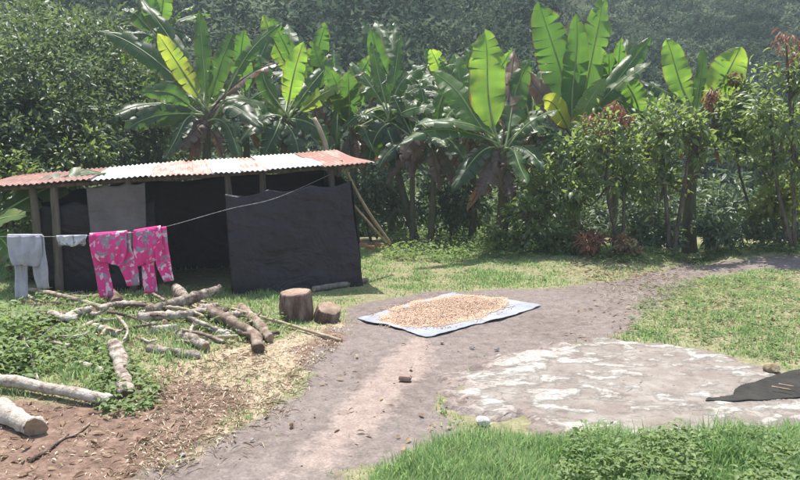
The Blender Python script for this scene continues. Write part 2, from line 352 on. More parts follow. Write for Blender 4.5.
dirt = mixc(nt, ramp(nt, noise(nt, 0.9, 6, 0.7, co, 0.8), [(0.38, (0, 0, 0)), (0.62, (1, 1, 1))]), ramp(nt, n2, [(0.28, (0.098, 0.079, 0.07)), (0.5, (0.155, 0.126, 0.114)), (0.75, (0.225, 0.186, 0.169))]), ramp(nt, n2, [(0.3, (0.145, 0.12, 0.109)), (0.7, (0.228, 0.19, 0.174))]))
trk = ramp(nt, n2, [(0.3, (0.23, 0.175, 0.15)), (0.7, (0.34, 0.27, 0.235))])
soilc = ramp(nt, n2, [(0.28, (0.085, 0.055, 0.042)), (0.52, (0.165, 0.108, 0.082)), (0.75, (0.27, 0.19, 0.15))])
chipc = ramp(nt, n2, [(0.3, (0.21, 0.155, 0.105)), (0.55, (0.34, 0.27, 0.19)), (0.75, (0.45, 0.38, 0.28))])
def edge(a): return math_(nt, 'ADD', math_(nt, 'MULTIPLY', math_(nt, 'SUBTRACT', a, 0.5), 2.4), math_(nt, 'ADD', 0.5, math_(nt, 'MULTIPLY', math_(nt, 'SUBTRACT', n2, 0.5), 2.2)), True)
col = mixc(nt, edge(attr(nt, 'chips')), turf, chipc)
col = mixc(nt, edge(attr(nt, 'soil')), col, soilc)
col = mixc(nt, edge(attr(nt, 'path')), col, dirt)
col = mixc(nt, math_(nt, 'MULTIPLY', edge(attr(nt, 'track')), 0.75), col, trk)
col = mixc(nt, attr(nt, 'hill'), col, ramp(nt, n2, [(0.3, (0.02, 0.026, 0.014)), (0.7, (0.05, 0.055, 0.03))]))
fine = ramp(nt, n3, [(0.3, (0.72, 0.72, 0.72)), (0.7, (1.2, 1.2, 1.2))])
mm = nd(nt, 'Mix', data_type='RGBA', blend_type='MULTIPLY'); mm.inputs[0].default_value = 1
nt.links.new(col, mm.inputs[6]); nt.links.new(fine, mm.inputs[7]); nt.links.new(mm.outputs[2], b.inputs['Base Color'])
bump(nt, b, math_(nt, 'ADD', n2, math_(nt, 'MULTIPLY', n3, 0.4)), 0.7, 0.03)
ground = mesh('ground', np.stack([X, Y, Z], -1).reshape(-1, 3), [GQ], m, attrs={k: v.ravel() for k, v in mk.items()}, smooth=True)
tag(ground, 'earth yard with worn dirt path, rising to a wooded hillside', kind='structure')

# ------------------------------------------------------------------ concrete slab
sp = np.array(SLAB); sx = np.arange(sp[:, 0].min() - .1, sp[:, 0].max() + .1, 0.035); sy = np.arange(sp[:, 1].min() - .1, sp[:, 1].max() + .1, 0.035)
SX, SY = np.meshgrid(sx, sy)
sdv = in_poly_sd(SX, SY, SLAB) + 0.34 * (fbm(SX * 5, SY * 5, 41) - 0.5) + 0.85 * (fbm(SX * 1.7, SY * 1.7, 46) - 0.5) + 0.03
flake = sstep(0.44, 0.66, 0.75 * fbm(SX * 6.5, SY * 11, 43, 5) + 0.25 * fbm(SX * 1.1, SY * 1.3, 49, 3) + 0.09 * sstep(.7, 0.1, sdv) + 0.0)
SZ = H(SX, SY) + 0.008 + 0.03 * sstep(-0.02, 0.10, sdv) + 0.008 * flake + 0.012 * (fbm(SX * 7, SY * 7, 45) - 0.5)
SZ = SZ - 0.045 * sstep(0.03, -0.09, sdv)
keep = (sdv > -0.12)
si = np.arange(SX.size).reshape(SX.shape)
SQ = np.stack([si[:-1, :-1], si[:-1, 1:], si[1:, 1:], si[1:, :-1]], -1).reshape(-1, 4); SQ = SQ[keep.ravel()[SQ].all(1)]
m, nt, b = M('old_concrete', 0.95, 0.15)
co = coord(nt); n1 = noise(nt, 3.5, 7, 0.7, co); n2 = noise(nt, 17, 8, 0.78, scaled(nt, co, (1, 1.7, 1)))
base = ramp(nt, n1, [(0.3, (0.145, 0.122, 0.104)), (0.5, (0.23, 0.2, 0.175)), (0.7, (0.31, 0.28, 0.25))])
pale = ramp(nt, n1, [(0.3, (0.30, 0.275, 0.245)), (0.65, (0.43, 0.40, 0.365))])
fl = math_(nt, 'ADD', math_(nt, 'MULTIPLY', math_(nt, 'SUBTRACT', attr(nt, 'flake'), 0.5), 1.6), math_(nt, 'ADD', 0.36, math_(nt, 'MULTIPLY', math_(nt, 'SUBTRACT', n2, 0.5), 4.6)), True)
rim = math_(nt, 'ADD', attr(nt, 'rim'), math_(nt, 'MULTIPLY', math_(nt, 'SUBTRACT', n1, 0.5), 3.0), True)
nt.links.new(mixc(nt, rim, ramp(nt, n2, [(0.3, (0.17, 0.13, 0.115)), (0.7, (0.29, 0.235, 0.21))]), mixc(nt, fl, base, pale)), b.inputs['Base Color'])
vor = nd(nt, 'TexVoronoi', feature='DISTANCE_TO_EDGE'); vor.inputs['Scale'].default_value = 1.5
wob = nd(nt, 'Mix', data_type='VECTOR'); wob.inputs[0].default_value = 0.16; nzz = nd(nt, 'TexNoise'); nzz.inputs['Scale'].default_value = 3.0; nt.links.new(co, wob.inputs[4]); nt.links.new(nzz.outputs['Color'], wob.inputs[5]); nt.links.new(wob.outputs[1], vor.inputs['Vector'])
crk = ramp(nt, vor.outputs['Distance'], [(0.0, (0, 0, 0)), (0.012, (1, 1, 1))]); crk = mixc(nt, math_(nt, 'GREATER_THAN', n1, 0.56), (1.0, 1.0, 1.0), crk)
bump(nt, b, math_(nt, 'MULTIPLY', math_(nt, 'ADD', fl, n2), crk), 0.7, 0.02)
cm_ = nd(nt, 'Mix', data_type='RGBA', blend_type='MULTIPLY'); cm_.inputs[0].default_value = 0.5
old = b.inputs['Base Color'].links[0].from_socket; nt.links.new(old, cm_.inputs[6]); nt.links.new(crk, cm_.inputs[7]); nt.links.new(cm_.outputs[2], b.inputs['Base Color'])
slab = mesh('concrete_slab', np.stack([SX, SY, SZ], -1).reshape(-1, 3), [SQ], m, attrs={'flake': flake.ravel(), 'rim': sstep(0.0, 0.22, sdv).ravel()}, smooth=True)
tag(slab, 'old worn concrete slab with flaking white patches beside the path', 'slab')
def HS(x, y):
    s = in_poly_sd(np.atleast_1d(np.float64(x)), np.atleast_1d(np.float64(y)), SLAB)[0]
    return float(H(x, y)) + (0.055 * 0.75 if s > 0 else 0.0)

# ------------------------------------------------------------------ shed
FL, FR, BLc, BRc = P(-24, 187, 9.5), P(372, 163, 10.9), P(22, 174, 11.8), P(335, 150, 13.2)
def roof(u, v): return (FL * (1 - u) + FR * u) * (1 - v) + (BLc * (1 - u) + BRc * u) * v
FV = nrm(FR - FL); BV = nrm(np.array([-FV[1], FV[0], 0]))
def upx(px):
    lo, hi = -0.2, 1.2
    for _ in range(40):
        mid = (lo + hi) / 2; p = roof(mid, 0.0); r = (p - CAM); x = 400 + FPX * r[0] / (r[1] * CA - r[2] * SA)
        if x < px: lo = mid
        else: hi = mid
    return (lo + hi) / 2
sc0 = roof(0.5, 0.5); sc0[2] = float(H(sc0[0], sc0[1]))
shed = empty('drying_shed', sc0, 'low open shed with rusty corrugated roof and black tarpaulin walls', 'shed')
def tin(name, rust, dirt, pale):
    m, nt, b = M(name, 0.55, 0.4); uv = coord(nt, 'UV')
    s = noise(nt, 1.0, 5, 0.7, scaled(nt, uv, (9, 1.6, 1))); s2 = noise(nt, 1.0, 5, 0.7, scaled(nt, uv, (24, 3, 1))); l = noise(nt, 1.0, 3, 0.5, scaled(nt, uv, (1.5, 1.5, 1)))
    f = math_(nt, 'ADD', math_(nt, 'ADD', math_(nt, 'MULTIPLY', s, 0.6), math_(nt, 'MULTIPLY', s2, 0.4)), math_(nt, 'MULTIPLY', math_(nt, 'SUBTRACT', l, 0.5), 0.5))
    f = math_(nt, 'ADD', f, rust, True)
    c = ramp(nt, f, [(0.3, pale), (0.47, tuple(0.8 * a for a in pale)), (0.55, (0.42, 0.285, 0.235)), (0.68, (0.26, 0.13, 0.105)), (0.9, dirt)])
    nt.links.new(c, b.inputs['Base Color']); b.inputs['Metallic'].default_value = 0.0
    return m
TR = [tin('rusted_tin', 0.24, (0.14, 0.075, 0.066), (0.55, 0.5, 0.48)), tin('half_rusted_tin', 0.06, (0.25, 0.1, 0.07), (0.66, 0.62, 0.58)),
      tin('zinc_tin', -0.2, (0.4, 0.3, 0.25), (0.5, 0.51, 0.545)), tin('red_rust_tin', 0.17, (0.34, 0.13, 0.085), (0.6, 0.46, 0.4))]
sheets = [(-24, 42, 0), (42, 90, 0), (90, 150, 2), (150, 182, 1), (182, 214, 1), (214, 242, 2), (242, 268, 1), (268, 322, 2), (322, 372, 3)]
for k, (a, b_, mi) in enumerate(sheets):
    u0, u1 = upx(a), upx(b_); nx = max(24, int((b_ - a) * 1.3)); ny = 14
    U, W = np.meshgrid(np.linspace(u0 - 0.004, u1 + 0.004, nx), np.linspace(-0.02, 1.0, ny)); W2 = W + random.uniform(-0.015, 0.01)
    Q = (FL + (FR - FL) * U[..., None]) * (1 - W2[..., None]) + (BLc + (BRc - BLc) * U[..., None]) * W2[..., None]
    ph = (U * 5.6 / 0.076) * 2 * np.pi
    bend = 0.02 * np.sin(W * 5 + k) * (U - u0) / (u1 - u0 + 1e-6) - 0.025 * (W > 1) 
    Q[..., 2] += 0.011 * np.sin(ph) + bend + (0.006 if k % 2 else 0.0)
    ii = np.arange(U.size).reshape(U.shape); F = np.stack([ii[:-1, :-1], ii[:-1, 1:], ii[1:, 1:], ii[1:, :-1]], -1).reshape(-1, 4)
    uv = np.stack([(U - u0) * 5.6 + k * 3.7, W * 2.4], -1).reshape(-1, 2)
    o = mesh('roof_sheet', Q.reshape(-1, 3), [F], TR[mi], smooth=True, uv=uv); under(o, shed)
    s = o.modifiers.new('thickness', 'SOLIDIFY'); s.thickness = 0.004
def bar(name, a, b_, r, mat, root, k=8, rough=0.12, n=8, seed=0, bow=0.0):
    pts = smooth_path([a, b_], n); pts[:, 2] += bow * np.sin(np.linspace(0, np.pi, n))
    V, Q, c, u = tube(pts, np.linspace(r, r * 0.88, n), k, rough, seed); o = mesh(name, V, [Q, c], mat, smooth=True)
    return under(o, root) if root else o
def post_at(u, v, r, seed, name='post', lean=0.0):
    t = roof(u, v); g = t.copy(); g[0] += lean; g[2] = float(H(g[0], g[1])) - 0.05; t = t.copy(); t[2] -= 0.02
    return bar(name, g, t, r, POST, shed, 8, 0.15, 8, seed)
for i, (px, ln) in enumerate([(28, 0.05), (50, -0.02), (126, 0.0), (228, 0.10), (264, 0.0), (334, 0.10)]): post_at(upx(px), 0.10, 0.055 if px != 50 else 0.06, 50 + i, lean=ln)
for i, u in enumerate([0.08, 0.36, 0.66, 0.94]): post_at(u, 0.93, 0.05, 60 + i)
for v, nm in ((0.10, 'eave_beam'), (0.93, 'ridge_beam')):
    a, c = roof(0.01, v), roof(0.99, v); a = a - [0, 0, 0.06]; c = c - [0, 0, 0.06]; bar(nm, a, c, 0.04, POST, shed, 8, 0.1, 10, 70)
for i, u in enumerate([0.1, 0.27, 0.45, 0.62, 0.8, 0.95]):
    bar('rafter', roof(u, 0.02) - [0, 0, 0.035], roof(u, 0.98) - [0, 0, 0.035], 0.026, POST, shed, 6, 0.1, 6, 80 + i)
# tarpaulin walls
def tarp_mat(name, a, b_, rough=0.5, spec=0.3, alpha=1.0):
    m, nt, b = M(name, rough, spec); co = coord(nt)
    f = noise(nt, 2.2, 6, 0.65, co); w = noise(nt, 1.6, 3, 0.5, scaled(nt, co, (1, 0.6, 1.5)), 2.0)
    weave = nd(nt, 'TexWave', wave_type='BANDS', bands_direction='Z'); weave.inputs['Scale'].default_value = 40
    nt.links.new(ramp(nt, f, [(0.3, a), (0.7, b_)]), b.inputs['Base Color'])
    bump(nt, b, math_(nt, 'ADD', w, math_(nt, 'MULTIPLY', noise(nt, 9, 4, 0.6, co), 0.35)), 0.55, 0.11)
    if alpha < 1: b.inputs['Alpha'].default_value = alpha
    return m
TARP = tarp_mat('black_tarpaulin', (0.009, 0.007, 0.010), (0.018, 0.014, 0.018))
TARPG = tarp_mat('faded_tarpaulin', (0.015, 0.012, 0.016), (0.029, 0.023, 0.030))
SACK = tarp_mat('sacking', (0.11, 0.098, 0.097), (0.175, 0.158, 0.155), 0.95, 0.05)
def cloth_wall(name, tl, tr, bl, br, mat, root, nu=40, nv=28, amp=0.03, seed=0, scal=0.04, k=6.0):
    tl, tr, bl, br = [np.asarray(q, float) for q in (tl, tr, bl, br)]
    U, W = np.meshgrid(np.linspace(0, 1, nu), np.linspace(0, 1, nv))
    Q = (tl * (1 - U[..., None]) + tr * U[..., None]) * (1 - W[..., None]) + (bl * (1 - U[..., None]) + br * U[..., None]) * W[..., None]
    n = nrm(np.cross(tr - tl, bl - tl)); L = np.linalg.norm(tr - tl)
    wr = (fbm(U * L * 1.1 + W * 1.3 + seed, W * 2.0 - U * L * 0.8, seed, 4) - 0.5) * 2 * amp * 1.6 + amp * 0.5 * np.sin(U * L * k + 1.4 * np.sin(W * 3 + seed)) * (0.4 + 0.6 * W)
    Q = Q + n * (wr * (0.25 + 0.75 * np.sin(W * np.pi) ** 0.5))[..., None]
    Q[..., 2] -= scal * np.abs(np.sin(U * np.pi * 3.0)) * (1 - W) ** 3
    Q[..., 2] += 0.03 * (fbm(U * 7, U * 0, seed + 3) - 0.5) * W ** 4
    ii = np.arange(U.size).reshape(U.shape); F = np.stack([ii[:-1, :-1], ii[:-1, 1:], ii[1:, 1:], ii[1:, :-1]], -1).reshape(-1, 4)
    o = mesh(name, Q.reshape(-1, 3), [F], mat, smooth=True); s = o.modifiers.new('thickness', 'SOLIDIFY'); s.thickness = 0.004
    return under(o, root)
def gz(p, dz=0.0): p = np.array(p, float); p[2] = float(H(p[0], p[1])) + dz; return p
TL, TRr = P(225, 194, 10.12), P(350, 181, 10.72)
BLq, BRq = gz(P(232, 302, 10.05)), gz(P(363, 285, 10.75))
cloth_wall('front_tarpaulin', TL, TRr, BLq, BRq, TARPG, shed, 70, 50, 0.06, 3, 0.06, 3.0)
tb = roof(0.95, 0.9); cloth_wall('side_tarpaulin', TRr + [0.02, 0.02, 0], tb - [0, 0, 0.3], BRq + [0.01, 0.02, 0], gz(tb), TARP, shed, 30, 24, 0.03, 5)
lt0, lt1 = roof(upx(26), 0.12), roof(upx(152), 0.12)
cloth_wall('front_tarpaulin', lt0 - [0, 0, 0.30], lt1 - [0, 0, 0.36], gz(lt0), gz(lt1), TARP, shed, 50, 28, 0.04, 9, 0.06, 4)
cv0, cv1 = roof(upx(84), 0.06), roof(upx(144), 0.06)
cloth_wall('curtain', cv0 - [0, 0, 0.10], cv1 - [0, 0, 0.09], cv0 - [-0.03, 0, 1.0], cv1 - [0.02, 0, 1.04], SACK, shed, 50, 24, 0.02, 11, 0.03, 16)
bk0, bk1 = roof(0.04, 0.9), roof(0.95, 0.9)
cloth_wall('back_tarpaulin', bk0 - [0, 0, 0.20], bk1 - [0, 0, 0.24], gz(bk0, -0.15), gz(bk1, -0.15), TARP, shed, 60, 24, 0.04, 13, 0.10)
ls0, ls1 = roof(0.05, 0.9), roof(upx(26), 0.12)
cloth_wall('side_tarpaulin', ls0 - [0, 0, 0.3], ls1 - [0, 0, 0.3], gz(ls0), gz(ls1), TARP, shed, 30, 20, 0.03, 15)
pl = [roof(upx(88), 0.13), roof(upx(112), 0.13)]
cloth_wall('inner_sheet', pl[0] - [0, -0.05, 0.12], pl[1] - [0, -0.05, 0.12], pl[0] - [0, -0.05, 0.55], pl[1] - [0.05, -0.05, 0.7], TARPG, shed, 16, 12, 0.02, 17)

# ------------------------------------------------------------------ pole lying at the foot of the wall, leaning poles, terracotta
def stick(name, pts, r0, r1, mat, label, cat, group=None, k=8, rough=0.15, seed=0, n=12, cut=None):
    pp = smooth_path(pts, n); r_ = np.random.default_rng(seed + 5)
    knots = 1 + rough * (0.35 * np.sin(np.linspace(0, 9, n) + r_.uniform(0, 6)) + 0.5 * (r_.random(n) - 0.5) + 0.9 * (r_.random(n) < 0.1))
    pp = pp + np.c_[r_.normal(size=(n, 2)), r_.normal(size=n)] * r0 * rough * 0.35
    V, Q, c, u = tube(pp, np.linspace(r0, r1, n) * knots, k, rough, seed)
    V[-2:] += 0.0; kk = slice((n - 1) * k, n * k); V[kk] += (V[kk] - pp[-1]) * 0.0 + (pp[-1] - pp[-2]) * 0.25 * (r_.random((k, 1)) - 0.5) * (1 if cut else 0)
    mi = np.concatenate([np.zeros(len(Q)), np.ones(len(c))]) if cut else None
    o = mesh(name, V, [Q, c], [mat, cut] if cut else mat, smooth=False if k < 7 else True, midx=mi)
    if cut:
        for p_ in o.data.polygons:
            if p_.material_index: p_.use_smooth = False
    centre(o); return tag(o, label, cat, group)
stick('wooden_pole', [G(314, 292, 0.05), G(340, 288, 0.05), G(367, 283, 0.05)], 0.045, 0.04, POST, 'pale pole lying along the foot of the black tarpaulin wall', 'pole', seed=1, cut=CUT)
stick('leaning_pole', [P(341, 160, 11.2), P(364, 205, 11.5), P(390, 243, 11.9)], 0.024, 0.03, BAMBOO, 'long thin pole leaning against the roof corner of the shed', 'pole', 'poles leaning on the shed', 6, 0.1, 2)
stick('leaning_pole', [P(352, 203, 11.3), P(370, 224, 11.6), P(386, 242, 11.8)], 0.018, 0.02, BAMBOO, 'short thin pole propped under the longer leaning pole', 'pole', 'poles leaning on the shed', 6, 0.1, 3)
stick('leaning_pole', [P(314, 118, 14.0), P(324, 140, 13.95), P(332, 178, 13.9), P(340, 240, 13.8)], 0.045, 0.05, BAMBOO, 'pale bare pole rising behind the red end of the roof', 'pole', None, 7, 0.1, 4)
for i, (px, py) in enumerate([(364, 243), (371, 246), (379, 243), (385, 246)]):
    p = G(px, py + 3); r_ = np.random.default_rng(300 + i)
    bx = np.array([[a, b_, c] for a in (-1, 1) for b_ in (-1, 1) for c in (0, 1)], float) * [0.09, 0.06, 0.085] * r_.uniform(0.8, 1.15, (8, 3))
    th = r_.uniform(-0.5, 0.5); bx[:, :2] = bx[:, :2] @ np.array([[math.cos(th), -math.sin(th)], [math.sin(th), math.cos(th)]])
    o = mesh('terracotta_block', bx + p - [0, 0, 0.01], [np.array([[0, 1, 3, 2], [4, 6, 7, 5], [0, 4, 5, 1], [2, 3, 7, 6], [0, 2, 6, 4], [1, 5, 7, 3]])], TERRA)
    bv = o.modifiers.new('worn', 'BEVEL'); bv.width = 0.012; bv.segments = 2
    tag(centre(o), ['orange block touching the shed corner', 'orange block second from the shed corner', 'orange block third from the shed corner', 'orange block lying by the foot of the leaning poles'][i], 'block', 'terracotta blocks behind the shed')

# ------------------------------------------------------------------ clothesline and washing
LINE = [P(-160, 241, 8.3), P(-60, 238, 8.5), P(8, 236.5, 8.65), P(60, 236.5, 8.7), P(110, 234.5, 8.75), P(160, 228, 8.9), P(229, 209, 9.6), P(276, 198, 10.2), roof(upx(334), 0.09) - [0, 0.03, 0.16]]
lp = smooth_path(LINE, 60); V, Q, c, u = tube(lp, 0.0034, 6)
tag(mesh('clothesline', V, [Q, c], ROPE, smooth=True), 'thin cord clothesline strung in front of the shed', 'clothesline')
def line_at(px):
    pr = lp - CAM; xs = 400 + FPX * pr[:, 0] / (pr[:, 1] * CA - pr[:, 2] * SA); i = np.argsort(xs)
    return np.array([np.interp(px, xs[i], lp[i, k]) for k in range(3)])
def fabric(name, a, b_, c_, blots, sc):
    m, nt, b = M(name, 0.95, 0.1); co = coord(nt)
    vz = nd(nt, 'TexVoronoi', feature='SMOOTH_F1'); vz.inputs['Scale'].default_value = sc
    dv = nd(nt, 'Mix', data_type='VECTOR'); dv.inputs[0].default_value = 0.16
    nz = nd(nt, 'TexNoise'); nz.inputs['Scale'].default_value = sc * 0.8
    nt.links.new(co, dv.inputs[4]); nt.links.new(nz.outputs['Color'], dv.inputs[5]); nt.links.new(dv.outputs[1], vz.inputs['Vector'])
    f1 = noise(nt, sc * 0.55, 3, 0.55, co, 0.6)
    base = ramp(nt, f1, [(0.0, a), (0.52, a), (0.56, b_), (1.0, b_)]) if blots else ramp(nt, f1, [(0.3, a), (0.7, b_)])
    if blots: base = mixc(nt, ramp(nt, noise(nt, sc * 1.1, 2, 0.5, co, 0.4), [(0.57, (0, 0, 0)), (0.62, (1, 1, 1))]), base, c_)
    nt.links.new(base, b.inputs['Base Color']); bump(nt, b, noise(nt, 5, 4, 0.6, co), 0.6, 0.03)
    b.inputs['Subsurface Weight'].default_value = 0.0
    return m
PINK = fabric('pink_floral_cloth', (0.66, 0.06, 0.24), (0.27, 0.24, 0.29), (0.72, 0.45, 0.54), True, 11)
GREYC = fabric('grey_cloth', (0.30, 0.285, 0.33), (0.43, 0.41, 0.46), None, False, 9)
WHITEC = fabric('grey_white_cloth', (0.5, 0.48, 0.5), (0.20, 0.19, 0.21), (0.62, 0.6, 0.62), True, 12)
def loft(secs, nu=26, seed=0, wr=0.012, k=5):
    """secs: list of (centre, half width vec, half depth); closed flattened tube"""
    r = np.random.default_rng(seed); n = len(secs); a = np.linspace(0, 2 * np.pi, nu, endpoint=False); V = []
    ph = r.uniform(0, 6, 3)
    for i, (c, w, t) in enumerate(secs):
        f = i / (n - 1); cx = np.cos(a); sy = np.sign(np.sin(a)) * np.abs(np.sin(a)) ** 0.7
        d = nrm(np.cross(w, [0, 0, 1.0])); fold = wr * (np.sin(cx * k + ph[0] + f * 1.2) + 0.6 * np.sin(cx * k * 1.9 + ph[1] - f * 2) + 0.5 * np.sin(f * 7 + cx * 2 + ph[2])) * min(1, f * 4 + 0.1)
        V.append(np.asarray(c) + cx[:, None] * w + (sy * t + fold)[:, None] * d)
    V = np.concatenate(V); i = np.arange(n - 1)[:, None] * nu; j = np.arange(nu)[None]; j2 = (j + 1) % nu
    Q = np.stack([i + j, i + j2, i + nu + j2, i + nu + j], -1).reshape(-1, 4)
    V = np.concatenate([V, [secs[0][0]], [secs[-1][0]]]); jj = np.arange(nu); m_ = len(V)
    T = np.concatenate([np.stack([(jj + 1) % nu, jj, np.full(nu, m_ - 2)], -1), np.stack([(n - 1) * nu + jj, (n - 1) * nu + (jj + 1) % nu, np.full(nu, m_ - 1)], -1)])
    return V, Q, T
PXM = 8.75 / FPX
def trousers(px0, px1, flap, legs, mat, label, seed):
    """flap: (drop left, drop right, taper) in px; legs: [(x centre at top, x at foot, half width px, length px)]"""
    A, B = line_at(px0), line_at(px1); mid = (A + B) / 2; hw = (B - A) / 2
    root = empty('trousers', mid, label, 'trousers', 'washing on the clothesline')
    secs = []; n = 16
    for i in range(n):
        f = i / (n - 1); drop = (flap[0] + flap[1]) / 2 * f * PXM; tilt = (flap[1] - flap[0]) / 2 * f * PXM
        w = hw * (1 + 0.06 * math.sin(f * 3) - flap[2] * f ** 2.5); w = w + np.array([0, 0, -tilt])
        secs.append((mid + [0.0, -0.022 - 0.02 * f, 0.012 - drop], w, 0.012 + 0.01 * math.sin(f * np.pi)))
    V, Q, T = loft(secs, 48, seed, 0.018, 8); under(mesh('waist', V, [Q, T], mat, smooth=True), root)
    for li, (xt, xf, hwp, ln) in enumerate(legs):
        a = line_at(xt); secs = []; n = 20
        for i in range(n):
            f = i / (n - 1); c = a + [(xf - xt) * PXM * f + 0.012 * math.sin(f * 6 + seed + li), 0.02 + 0.012 * math.sin(f * 5 + li), 0.010 - ln * PXM * f]
            w = nrm(hw) * hwp * PXM * (1.25 - 0.35 * f + 0.10 * math.sin(f * 9 + li * 2))
            secs.append((c, w, 0.016 + 0.016 * f))
        V, Q, T = loft(secs, 30, seed + 5 + li, 0.014, 4); under(mesh('leg', V, [Q, T], mat, smooth=True), root)
    V, Q, c, u = tube(smooth_path([A + [0, 0, 0.006], B + [0, 0, 0.006]], 10), 0.026, 10, 0.1, seed); under(mesh('fold', V, [Q, c], mat, smooth=True), root)
    return root
trousers(8, 42, (29, 31, 0.25), [(16, 18, 6.5, 64), (34, 40, 6.5, 54)], GREYC, 'plain grey trousers folded over the clothesline', 11)
trousers(90, 127, (26, 34, 0.35), [(97, 102, 7.5, 64), (119, 130, 8, 54)], PINK, 'pink and grey floral trousers nearest the small white garment', 21)
trousers(134, 161, (36, 33, 0.05), [(141, 149, 6.5, 64), (156, 166, 6.5, 55)], PINK, 'pink and grey floral trousers hung nearest the shed opening', 31)
A, B = line_at(57), line_at(88); mid = (A + B) / 2; hw = (B - A) / 2
secs = [(mid + [0, -0.018 - 0.01 * f, 0.016 - (9 * PXM) * f], hw * (1 - 0.1 * f), 0.012 + 0.012 * f) for f in np.linspace(0, 1, 9)]
V, Q, T = loft(secs, 40, 77, 0.016, 9); ed = V[8 * 40:9 * 40]; V[8 * 40:9 * 40, 2] += 0.03 * np.sin(np.linspace(0, 2 * np.pi, 40) * 3)
tag(centre(mesh('small_garment', V, [Q, T], WHITEC, smooth=True)), 'small crumpled white and grey garment between grey and pink trousers', 'garment', 'washing on the clothesline')

# ------------------------------------------------------------------ logs and stumps
def log(name, pix, r_px, label, mat=LOG, cut=CUT, lift=(0, 0), seed=0, taper=0.85, group='cut logs and branches of the woodpile', rough=0.2, cat='log', k=10):
    pts = []
    for i, (a, b_) in enumerate(pix):
        f = i / (len(pix) - 1); g = G(a, b_); r_ = 1.2 * r_px * g[1] / FPX
        pts.append(g + [0, 0, r_ * 0.75 + lift[0] * (1 - f) + lift[1] * f])
    r_ = 1.2 * r_px * pts[0][1] / FPX
    return stick(name, pts, r_, r_ * taper, mat, label, cat, group, k, rough, seed, 22, cut)
log('log', [(-20, 387), (45, 396), (111, 407)], 5.2, 'long pale log lying level across the bare red soil', seed=101, lift=(0.06, 0.02))
log('log', [(-30, 408), (5, 420), (37, 436)], 10, 'thickest pale log running out past the lower corner of the yard', seed=102)
log('log', [(115, 358), (121, 372), (127, 398)], 5.8, 'short bent log pointing towards the camera with a dark end', seed=103, cut=CUTD, lift=(0.10, 0.0))
log('log', [(146, 318), (185, 313), (221, 307)], 4.6, 'straight grey log with its pale end propped highest on the pile', seed=104, lift=(0.03, 0.20))
log('log', [(138, 325), (175, 323), (212, 319)], 4.0, 'grey log lying just below the propped log', seed=105, lift=(0.05, 0.06))
log('log', [(211, 320), (236, 332), (254, 341), (258, 353)], 5.0, 'crooked brown log bending down towards the stump end of the pile', seed=106, cut=CUTD, lift=(0.06, 0.0), mat=LOGD)
log('log', [(240, 312), (256, 326), (270, 343)], 3.6, 'slim brown log beside the crooked log', seed=107, mat=LOGD, lift=(0.02, 0.02))
log('log', [(148, 351), (175, 355), (200, 358)], 3.6, 'short straight log lying alone in the grass below the pile', seed=109)
log('log', [(178, 338), (192, 344), (206, 351)], 4.8, 'stubby split log with a pale face in the middle grass', seed=110)
log('branch', [(34, 313), (50, 315), (68, 316)], 2.4, 'pale thin straight branch at the far end of the pile', seed=111, cat='branch')
log('log', [(66, 323), (78, 318), (94, 318)], 4.0, 'bright peeled log with a humped back', seed=112, lift=(0.0, 0.05))
log('branch', [(63, 333), (80, 330), (97, 323), (114, 322), (133, 318)], 2.3, 'long crooked pale branch through the middle of the pile', seed=113, cat='branch', rough=0.3)
log('log', [(28, 328), (40, 325), (52, 322)], 4.5, 'short mossy log at the weedy end of the pile', seed=114, mat=LOGD)
log('branch', [(22, 296), (65, 304), (114, 316)], 1.7, 'thin dark branch lying below the grey trousers', seed=115, mat=LOGD, cat='branch', lift=(0.1, 0.05), k=7)
log('log', [(70, 304), (88, 309)], 3.0, 'small pale log chunk below the pink trousers', seed=116)
log('branch', [(128, 333), (140, 340), (152, 349)], 1.0, 'thin forked twig across the middle of the pile', seed=117, cat='branch', k=6)
log('branch', [(232, 316), (285, 328), (342, 342)], 1.4, 'long thin pale stick lying between pile and path', seed=118, mat=BAMBOO, cat='branch', lift=(0.08, 0.0), k=7)
log('log', [(176, 299), (192, 308)], 5.0, 'stubby log end poking up behind the propped log', seed=119, lift=(0.08, 0.0))
log('log', [(77, 367), (98, 372), (119, 380)], 3.4, 'pale split branch above the level log', seed=120)
log('log', [(198, 315), (219, 313)], 3.2, 'pale split chunk under the propped log end', seed=121, lift=(0.05, 0.05))
log('log', [(207, 318), (229, 317)], 4.2, 'dark round chunk at the thick end of the pile', seed=122, mat=LOGD, lift=(0.03, 0.03))
log('log', [(94, 330), (120, 337)], 3.6, 'half hidden grey log under the crooked branch', seed=123)
log('log', [(150, 333), (176, 330)], 3.2, 'short grey log sunk in the grass under the pile', seed=124)
log('branch', [(40, 336), (62, 342), (84, 341)], 2.0, 'mossy branch in the weeds by the pile', seed=125, mat=LOGD, cat='branch', k=7)
log('branch', [(30, 462), (47, 452), (68, 436)], 2.0, 'dark twig on the bare red soil by the thickest log', seed=126, mat=LOGD, cat='branch', k=7)
log('branch', [(62, 440), (78, 434), (90, 424)], 1.2, 'small dark stick on the bare soil below the level log', seed=127, mat=LOGD, cat='branch', k=6)
log('branch', [(20, 345), (30, 362), (41, 392)], 1.4, 'grey stick standing among weeds at the frame edge', seed=128, cat='branch', lift=(0.16, 0.0), k=6)
log('branch', [(118, 326), (128, 338), (120, 352)], 1.2, 'bent grey twig above the short bent log', seed=129, cat='branch', lift=(0.10, 0.05), k=6)
log('log', [(110, 300), (119, 312)], 4.6, 'round brown log end facing the camera below the pink trousers', seed=130, mat=LOGD, lift=(0.05, 0.02))
log('log', [(50, 318), (64, 324), (78, 326)], 3.0, 'grey log lying across the far end of the crooked branch', seed=131, lift=(0.03, 0.06))
log('log', [(98, 316), (120, 312), (146, 313)], 3.0, 'grey branch wood bridging the bright peeled log and propped log', seed=132, lift=(0.05, 0.08))
